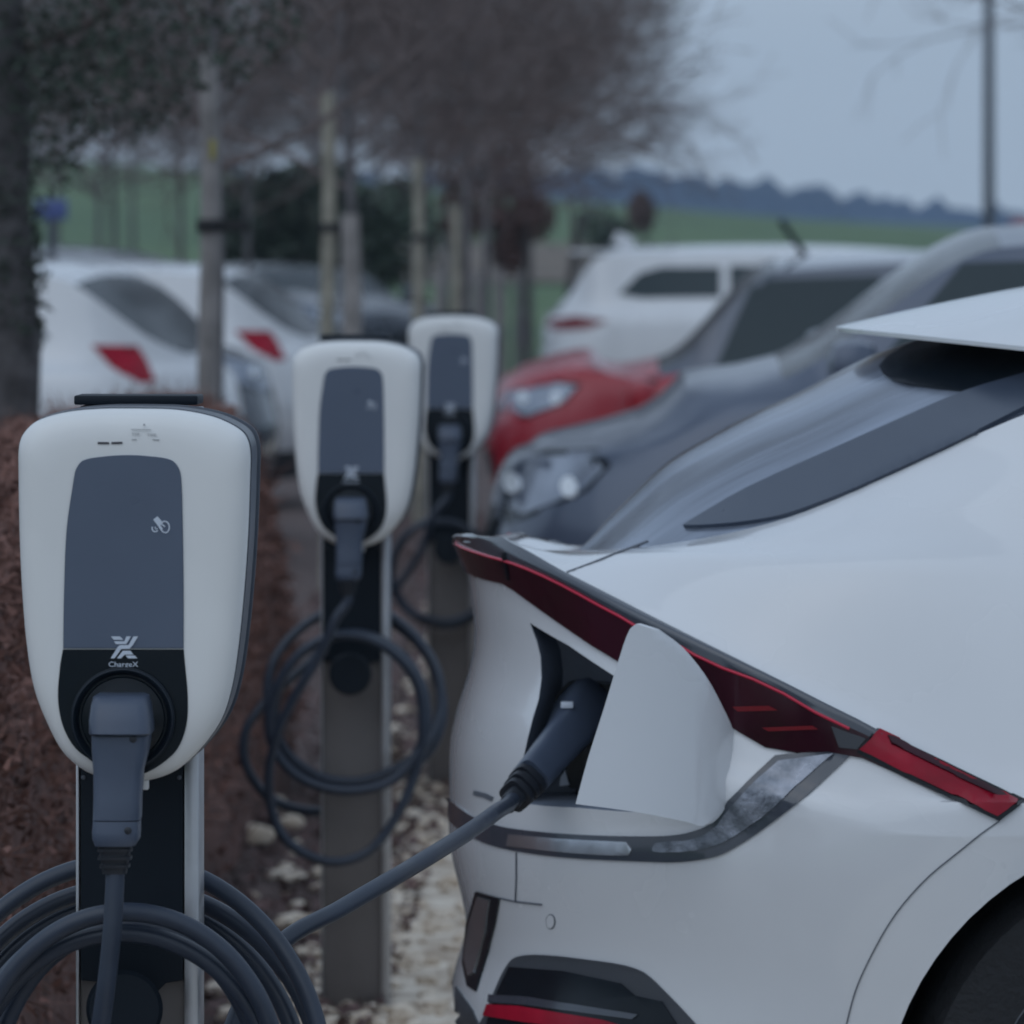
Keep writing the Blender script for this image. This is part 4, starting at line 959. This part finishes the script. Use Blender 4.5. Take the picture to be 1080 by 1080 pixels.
# ---------------------------------------------------------------- trees, stakes, hedge
def tree_mesh(name, seed, ht=4.6, rad=2.0, trunk=1.8, r0=.045, nl=14, depth=4, m=None, droop=0.0, fine=1.0):
    """returns (trunk mesh, crown mesh): bare branching crown"""
    rn = random.Random(seed); T = ([], []); Cn = ([], [])
    def seg(buf, a, b, ra, rb, ns):
        t = (b-a).normalized(); s_ = t.cross(Vector((.3, .9, .1))).normalized(); q = t.cross(s_); vs, fs = buf; k0 = len(vs)
        for p, r_ in ((a, ra), (b, rb)):
            for k in range(ns):
                an = 2*math.pi*k/ns; vs.append(tuple(p + s_*math.cos(an)*r_ + q*math.sin(an)*r_))
        for k in range(ns): fs.append((k0+k, k0+(k+1) % ns, k0+ns+(k+1) % ns, k0+ns+k))
    p = Vector((0, 0, 0)); n = 8; pts = []
    for i in range(n+1):
        z = (ht*.62)*i/n; pts.append(Vector((.05*noise.noise(Vector((seed, z, 0)))*z*.4, .05*noise.noise(Vector((seed, z, 9)))*z*.4, z)))
    for i in range(n):
        ra = r0*(1-.75*i/n) + (.02 if i == 0 else 0); rb = r0*(1-.75*(i+1)/n); seg(T, pts[i], pts[i+1], ra, rb, 8)
    def grow(p, d, ln, r_, dep):
        ns = 4 if dep > 2 else 3; st_ = 3 if dep > 1 else 2; q = p
        for i in range(st_):
            d2 = (d + Vector((rn.gauss(0, .13), rn.gauss(0, .13), rn.gauss(0, .10) + .05 - droop))).normalized()
            e = q + d2*ln/st_; r1 = r_*(1-.25*(i+1)/st_); seg(Cn, q, e, r_*(1-.25*i/st_), r1, ns); q = e; d = d2
            if dep > 0:
                for _ in range(2 if dep > 1 else rn.choice((1, 2, 2, 3))):
                    ax_ = Vector((rn.gauss(0, 1), rn.gauss(0, 1), rn.gauss(0, 1))); ax_ = (ax_ - d*ax_.dot(d)).normalized()
                    nd = (d*math.cos(.65) + ax_*math.sin(.65)*rn.uniform(.7, 1.3)).normalized()
                    grow(q, nd, ln*rn.uniform(.45, .66), max(.0028, r_*.52), dep-1)
    for k in range(nl):
        z = trunk + (ht*.60-trunk)*(k/(nl-1))**.9; a = k*2.4 + rn.uniform(-.3, .3); el = R(22 + 36*k/nl)
        d = Vector((math.cos(a)*math.cos(el), math.sin(a)*math.cos(el), math.sin(el)))
        i = min(n-1, int(z/(ht*.62)*n)); b = pts[i]; grow(Vector((b.x, b.y, z)), d, rad*(.62 - .22*k/nl), .0125*fine, depth-1)
    out_ = []
    for nm, buf in (('trunk', T), ('crown', Cn)):
        me = bpy.data.meshes.new(nm); me.from_pydata(buf[0], [], buf[1]); me.update(); out_.append(me)
    return out_
tm = [tree_mesh('t', 3), tree_mesh('t', 11, ht=4.9, rad=2.3), tree_mesh('t', 23, ht=4.4, rad=1.9)]
for a, b in tm:
    a.materials.append(M['barkg']); b.materials.append(M['twig'])
    for p in a.polygons: p.use_smooth = True
def put_tree(i, x, y, z, rz, sc, lab_, group, name='bare_tree'):
    t = thing(name, lab_, 'tree', (x, y, z), rz, group); t.scale = (sc, sc, sc)
    for me, nm in zip(tm[i], ('trunk', 'crown')): o = bpy.data.objects.new(nm, me); C.objects.link(o); o.parent = t
    return t
TG = 'young bare trees in the planting bed'
tl = [(226, 18.5, 0, 1.0, 'bare young tree beside the tall wooden stake with the yellow tag'), (368, 24.5, 1, 1.0, 'bare young tree beside the second wooden stake, behind the middle charger'),
      (443, 31.5, 2, 1.0, 'bare young tree beside the third stake, behind the farthest charger'), (492, 37, 0, 1.05, 'bare tree fourth along the planting bed, just beyond the thin stake'),
      (512, 43, 1, 1.05, 'bare tree fifth along the planting bed, left in the clump of close trunks'), (530, 49, 2, 1.1, 'bare tree sixth along the planting bed, second in the clump of close trunks'),
      (546, 55, 0, 1.1, 'bare tree seventh along the planting bed, third in the clump of close trunks'), (559, 61, 1, 1.15, 'last bare tree along the planting bed, right in the clump of close trunks')]
for k, (px, D, i, sc_, lb_) in enumerate(tl):
    put_tree(i, (px-540)/F*D, D, 0, k*1.9 + .8, sc_, lb_, TG)
# more bare trees standing farther left and beyond the car park
BG = 'bare trees beyond the parked cars'
bl = [(20, 92, 1, 1.5, 'big hazy bare tree at the far left edge, farthest beyond the sign'), (140, 88, 2, 1.5, 'big hazy bare tree far left, between the sign and the tallest stake'), (245, 80, 0, 1.35, 'big hazy bare tree far off just right of the tallest stake'),
      (105, 52, 2, 1.1, 'bare tree standing in the grass left, behind the white hatchback, left of a pair'), (118, 54, 1, 1.15, 'bare tree standing in the grass left, behind the white hatchback, right of a pair'),
      (262, 47, 0, 1.05, 'bare tree behind the second white hatchback'), (-30, 40, 1, 1.1, 'bare tree at the far left edge behind the thick trunk'),
      (190, 60, 2, 1.2, 'bare tree behind the first wooden stake, beyond the cars'), (330, 58, 1, 1.2, 'tall bare tree far behind the second stake'), (400, 66, 0, 1.3, 'tall bare tree far behind the thick grey stake'), (1262, 46, 1, 1.5, 'bare tree at the right edge beside the lamp post, only branch tips showing'),
      (470, 75, 2, 1.4, 'tall bare tree at the far end of the row, behind the clump of trunks'), (60, 70, 0, 1.35, 'tall bare tree far left beyond the blue sign'), (555, 84, 1, 1.6, 'tallest far bare tree, right of the clump of trunks')]
for k, (px, D, i, sc_, lb_) in enumerate(bl):
    put_tree(i, (px-540)/F*D, D, ground_z((px-540)/F*D, D), k*2.3 + 1, sc_, lb_, BG)
# thick ivy-grown trunk at the left edge
t = thing('ivy_tree', 'thick dark tree trunk with green ivy leaves at the left edge', 'tree', ((4-540)/F*14.8, 14.8, 0))
tr, crn = tree_mesh('t', 31, ht=5.2, rad=1.35, trunk=2.05, r0=.085, nl=9)
pf_ = lambda z: .085 + .012*noise.noise(Vector((z*3, 1, 2)))
tube('trunk', [Vector((.02*math.sin(z*2.1), 0, z)) for z in [k*.18 for k in range(20)]], .085, M['bark'], t, 14, rf=lambda s_: .10 - .03*s_ + .008*math.sin(s_*37))
link('crown', crn, M['twig'], t, False)
def leaf_mesh(name, blobs, n, sz, m, parent, seed=1, flat=0.0):
    rn = random.Random(seed); vs = []; fs = []
    for k in range(n):
        c_, rr_ = rn.choice(blobs)
        while True:
            q = Vector((rn.uniform(-1, 1), rn.uniform(-1, 1), rn.uniform(-1, 1)))
            if q.length < 1: break
        if noise.noise((Vector(c_) + q*2.0)*2.3) < -.12: continue
        p = Vector(c_) + Vector((q.x*rr_[0], q.y*rr_[1], q.z*rr_[2])); s_ = sz*rn.uniform(.6, 1.4)
        a = Vector((rn.gauss(0, 1), rn.gauss(0, 1), rn.gauss(0, 1))).normalized(); b = a.cross(Vector((rn.gauss(0, 1), rn.gauss(0, 1), rn.gauss(0, 1)))).normalized()
        k0 = len(vs); vs += [tuple(p - a*s_), tuple(p + b*s_*.45), tuple(p + a*s_), tuple(p - b*s_*.45)]; fs.append((k0, k0+1, k0+2, k0+3))
    return from_py(name, vs, fs, m, parent, False)
leaf_mesh('ivy_leaves', [((0, 0, 1.9), (.26, .3, .30)), ((.22, 0, 1.98), (.32, .3, .18)), ((.02, 0, 1.45), (.11, .12, .35)), ((.45, 0, 2.15), (.4, .3, .2)), ((.0, 0, 2.25), (.5, .4, .25))], 7500, .015, M['leaf'], t, 4)
# evergreen mass and brown-leaved hedge at the far end of the bed
def bush(name, lab_, cat, x, y, z0, blobs, n, sz, m, seed, stems=5, group=None, st_h=1.0):
    t_ = thing(name, lab_, cat, (x, y, z0), 0, group)
    leaf_mesh('foliage', blobs, n, sz, m, t_, seed)
    rn = random.Random(seed)
    for k in range(stems):
        a = Vector((rn.uniform(-.5, .5), rn.uniform(-.2, .2), 0)); tube('stem', [a, a*1.1 + Vector((0, 0, st_h*.5)), a*1.3 + Vector((rn.uniform(-.1, .1), 0, st_h))], .035, M['bark'], t_, 6)
    return t_
bush('evergreen_shrub', 'large dark evergreen shrub behind the second stake', 'shrub', (300-540)/F*58, 58, 0, [((-.3, 0, 1.9), (.6, .8, .5)), ((.3, 0, 2.05), (.7, .8, .5)), ((.0, 0, 1.5), (.9, .8, .5))], 5200, .085, M['leaf'], 7)
bush('brown_leaved_tree', 'brown-leaved tree above the clump of grey trunks right of the farthest charger', 'tree', (530-540)/F*47, 47, 0, [((0, 0, 2.05), (.42, .5, .40)), ((.25, 0, 1.85), (.22, .4, .22)), ((-.30, 0, 1.95), (.28, .4, .35)), ((.1, 0, 2.5), (.75, .5, .45)), ((-.4, 0, 2.5), (.6, .5, .4)), ((.05, 0, 1.6), (.16, .3, .25))], 9000, .032, M['beech'], 8, 6, None, 1.9)
bush('green_shrub', 'green shrub between the third and fourth stakes beyond the car park', 'shrub', (425-540)/F*64, 64, 0, [((0, 0, 1.8), (.5, .5, .7)), ((-.4, 0, 1.6), (.4, .5, .5))], 2200, .08, M['leaf'], 9)
bush('far_shrub', 'dark reddish bush in the field above the white estate roof', 'shrub', (676-540)/F*120, 120, .9, [((0, 0, 1.6), (.34, .5, .5))], 1500, .07, M['beech'], 10)
bush('far_shrub', 'greenish bush in the field left of the dark reddish one', 'shrub', (630-540)/F*120, 120, .9, [((0, 0, 1.3), (.5, .5, .5)), ((.4, 0, 1.1), (.4, .5, .4))], 1300, .08, M['leaf'], 12)
# wooden stakes
SG = 'wooden tree stakes in the planting bed'
def stake(px0, px1, py, D, lab_, m=None, tie=None, tagc=False):
    r_ = (px1-px0)/F*D/2; p = W((px0+px1)/2, py, D)
    t_ = thing('tree_stake', lab_, 'stake', (p.x, D, 0), 0, SG)
    tube('pole', [Vector((.006*math.sin(k), 0, p.z*k/10)) for k in range(11)], r_, m or M['wood'], t_, 14, rf=lambda s_: r_*(1.12 - .24*s_))
    if tie:
        z = W(0, tie, D).z; lathe('tree_tie', [(r_*1.12, -.02), (r_*1.2, -.015), (r_*1.2, .015), (r_*1.12, .02)], M['strap'], t_, 20, 'Z', (0, 0, z), close=False)
        box('tie_strap', (r_*2.2, 0, z), (r_*3, .012, .035), M['strap'], t_, .002)
    if tagc: z = W(0, 158, D).z; box('yellow_tag', (.4*r_, -r_*1.02, z), (.016, .006, .06), M['yellow'], t_, .001)
    return t_
stake(209, 232, 57, 16.5, 'tallest pale wooden tree stake with black tie, behind the nearest charger', M['wood'], 238, True)
stake(338, 354, 97, 24, 'pale wooden tree stake rising behind the middle charger', M['woody'], 240)
stake(359, 381, 226, 23.2, 'short thick grey wooden stake right behind the middle charger', M['wood'])
stake(435, 447, 168, 30, 'wooden tree stake rising above the farthest charger, left side', M['woody'], 250)
stake(434, 444, 245, 30.8, 'short grey stake just behind the farthest charger', M['wood'])
stake(475, 487, 216, 37, 'thin yellowish wooden stake right of the third one', M['woody'])
stake(457, 468, 280, 40, 'low grey stake standing between the third and fourth', M['wood'])
stake(497, 508, 285, 44, 'grey stake left in the clump behind the farthest charger', M['wood'])
stake(520, 531, 282, 46, 'grey stake right in the clump behind the farthest charger', M['wood'])
# brown leafless hedge beside the charging posts
def hedge():
    rn = random.Random(77); y0, y1 = 7.8, 15.6; t_ = thing('brown_hedge', 'low leafless brown hedge running beside the charging posts', 'hedge', (0, 0, 0))
    def prof(y, a):                 # a 0..1 from left foot over the top to the right foot
        xr = LX(y) - .44 - .05*noise.noise(Vector((y*1.3, 0, 5))); xl_ = xr - 1.5; xm = (xr+xl_)/2; hw = (xr-xl_)/2
        hh = 1.17 * (1 - .55*smooth01((y - 14.6)/1.0)) * (.35 + .65*smooth01((y - y0 + .1)/.6))
        hh *= (1 + .05*noise.noise(Vector((y*2.1, 3, 0)))) * (.80 + .20*smooth01((a-.3)/.45))
        an = math.pi*(1-a); e = .42
        x = xm + hw*math.copysign(abs(math.cos(an))**e, math.cos(an)); z = hh*abs(math.sin(an))**e
        return Vector((x, y, z))
    vs = []; fs = []; ny, na = 60, 36
    for j in range(ny+1):
        y = y0 + (y1-y0)*j/ny
        for i in range(na+1):
            p = prof(y, i/na); q = noise.noise(p*7)*.03 + noise.noise(p*19)*.02; vs.append((p.x, p.y, max(0, p.z-.03) + q))
    for j in range(ny):
        for i in range(na): a = j*(na+1)+i; fs.append((a, a+1, a+na+2, a+na+1))
    fs.append(tuple(range(na+1))); fs.append(tuple(ny*(na+1)+i for i in range(na+1)))
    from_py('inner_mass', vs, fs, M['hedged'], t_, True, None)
    vs = []; fs = []
    for k in range(60000):
        y = y0 + (y1-y0)*rn.random(); a = .35 + .65*rn.random(); p = prof(y, a); p += Vector((rn.gauss(0, .02), rn.gauss(0, .02), rn.gauss(0, .02)))
        d = Vector((rn.gauss(0, .7), rn.gauss(0, .7), rn.gauss(.25, .7))).normalized(); L0 = rn.uniform(.02, .07); wv = d.cross(Vector((rn.gauss(0, 1), rn.gauss(0, 1), rn.gauss(0, 1)))).normalized() * rn.uniform(.0012, .0028)
        if rn.random() < .45: L0 *= .35; wv *= 4.0
        k0 = len(vs); vs += [tuple(p - wv), tuple(p + wv), tuple(p + d*L0 + wv*.5), tuple(p + d*L0 - wv*.5)]; fs.append((k0, k0+1, k0+2, k0+3))
    from_py('twigs', vs, fs, M['hedge'], t_, False)
hedge()
# litter of leaves and twigs on the bed soil
rn = random.Random(9); vs = []; fs = []
for k in range(16000):
    y = 9 + 22*rn.random()**1.2; x = LX(y) - .9*rn.random()**1.3 + .05; p = Vector((x, y, .015 + .02*rn.random()))
    a = Vector((rn.gauss(0, 1), rn.gauss(0, 1), rn.gauss(0, .35))).normalized(); b = a.cross(Vector((rn.gauss(0, .4), rn.gauss(0, .4), 1))).normalized(); s_ = rn.uniform(.008, .025)
    k0 = len(vs); vs += [tuple(p-a*s_), tuple(p+b*s_*.5), tuple(p+a*s_), tuple(p-b*s_*.5)]; fs.append((k0, k0+1, k0+2, k0+3))
tag(from_py('leaf_litter', vs, fs, M['beech'], None, False), 'dry brown leaves scattered on the soil of the planting bed', 'leaf litter', kind='stuff')
# brown stubble strip in the field
def stubble():
    vs = []; fs = []; n = 30
    for j in range(8):
        y = 128 + j*6
        for i in range(n+1): x = -6 + 14*i/n; vs.append((x, y, ground_z(x, y) + .06))
    for j in range(7):
        for i in range(n): fs.append((j*(n+1)+i, j*(n+1)+i+1, (j+1)*(n+1)+i+1, (j+1)*(n+1)+i))
    struct(from_py('stubble_strip', vs, fs, mat('stubble', (.13, .10, .075), .95, var=.25, vs=.4), None, True, None))
stubble()
# lamp post, sign, far house
t = thing('lamp_post', 'tall slim grey lamp post at the right behind the parked cars', 'lamp post', ((1043-540)/F*62, 62, 0))
tube('pole', [Vector((0, 0, z)) for z in (0, 1, 2.5, 4, 5.5, 7)], .068, M['steel'], t, 16, rf=lambda s_: .075 - .025*s_)
lathe('base_sleeve', [(.10, 0), (.10, .9), (.08, .95)], M['steel'], t, 20, 'Z', (0, 0, 0))
box('lamp_head', (-.35, 0, 7.05), (.8, .22, .09), M['steel'], t, .03); box('light_panel', (-.4, 0, 7.0), (.55, .16, .02), M['lampw'], t, .004)
p = W(54, 221, 36)
t = thing('blue_sign', 'small blue sign on a grey post at the left, above the parked cars', 'sign', (p.x, 36, 0))
box('sign_panel', (0, 0, p.z), (.22, .02, .135), M['sign'], t, .006); tube('post', [Vector((0, .03, z)) for z in (0, .8, p.z + .05)], .03, M['steel'], t, 12)
box('sign_clamp', (0, .02, p.z), (.09, .02, .03), M['steel'], t, .003)
hx = (1094-540)/F*480; t = thing('farm_house', 'distant house with a red roof at the right edge below the hills', 'house', (hx, 480, 2.6)); t.scale = (.42, .42, .42)
box('wall', (0, 0, 1.2), (10, 8, 2.6), M['wallm'], t, .01)
bm = bmesh.new(); V = [bm.verts.new(q) for q in ((-5.4, -4.5, 2.5), (5.4, -4.5, 2.5), (5.4, 4.5, 2.5), (-5.4, 4.5, 2.5), (-5.4, 0, 5.6), (5.4, 0, 5.6))]
for f in ((0, 1, 5, 4), (2, 3, 4, 5), (0, 4, 3), (1, 2, 5), (0, 3, 2, 1)): bm.faces.new([V[i] for i in f])
rf_ = from_bm('roof', bm, M['roof'], t, False); box('chimney', (2.5, 1.2, 5.4), (.7, .7, 1.4), M['roof'], rf_, .02)
for x in (-3, 0, 3): box('window', (x, -4.02, 1.4), (1.1, .06, 1.2), M['glass'], t, .01)

# thin winter air over the fields
me = bpy.data.meshes.new('haze'); bm = bmesh.new(); box_bm(bm, (0, 490, 19), (1800, 1020, 44)); bm.to_mesh(me); bm.free()
hz_ = bpy.data.objects.new('haze', me); C.objects.link(hz_); hz_['kind'] = 'stuff'
hmt = bpy.data.materials.new('haze_air'); hmt.use_nodes = True; t_ = hmt.node_tree; t_.nodes.clear()
pv = t_.nodes.new('ShaderNodeVolumePrincipled'); pv.inputs['Color'].default_value = (.70, .86, 1, 1); pv.inputs['Density'].default_value = .00045
oo = t_.nodes.new('ShaderNodeOutputMaterial'); t_.links.new(pv.outputs[0], oo.inputs['Volume']); me.materials.append(hmt)
tag(hz_, 'thin bluish winter haze over the fields and far hills', 'haze', kind='stuff')
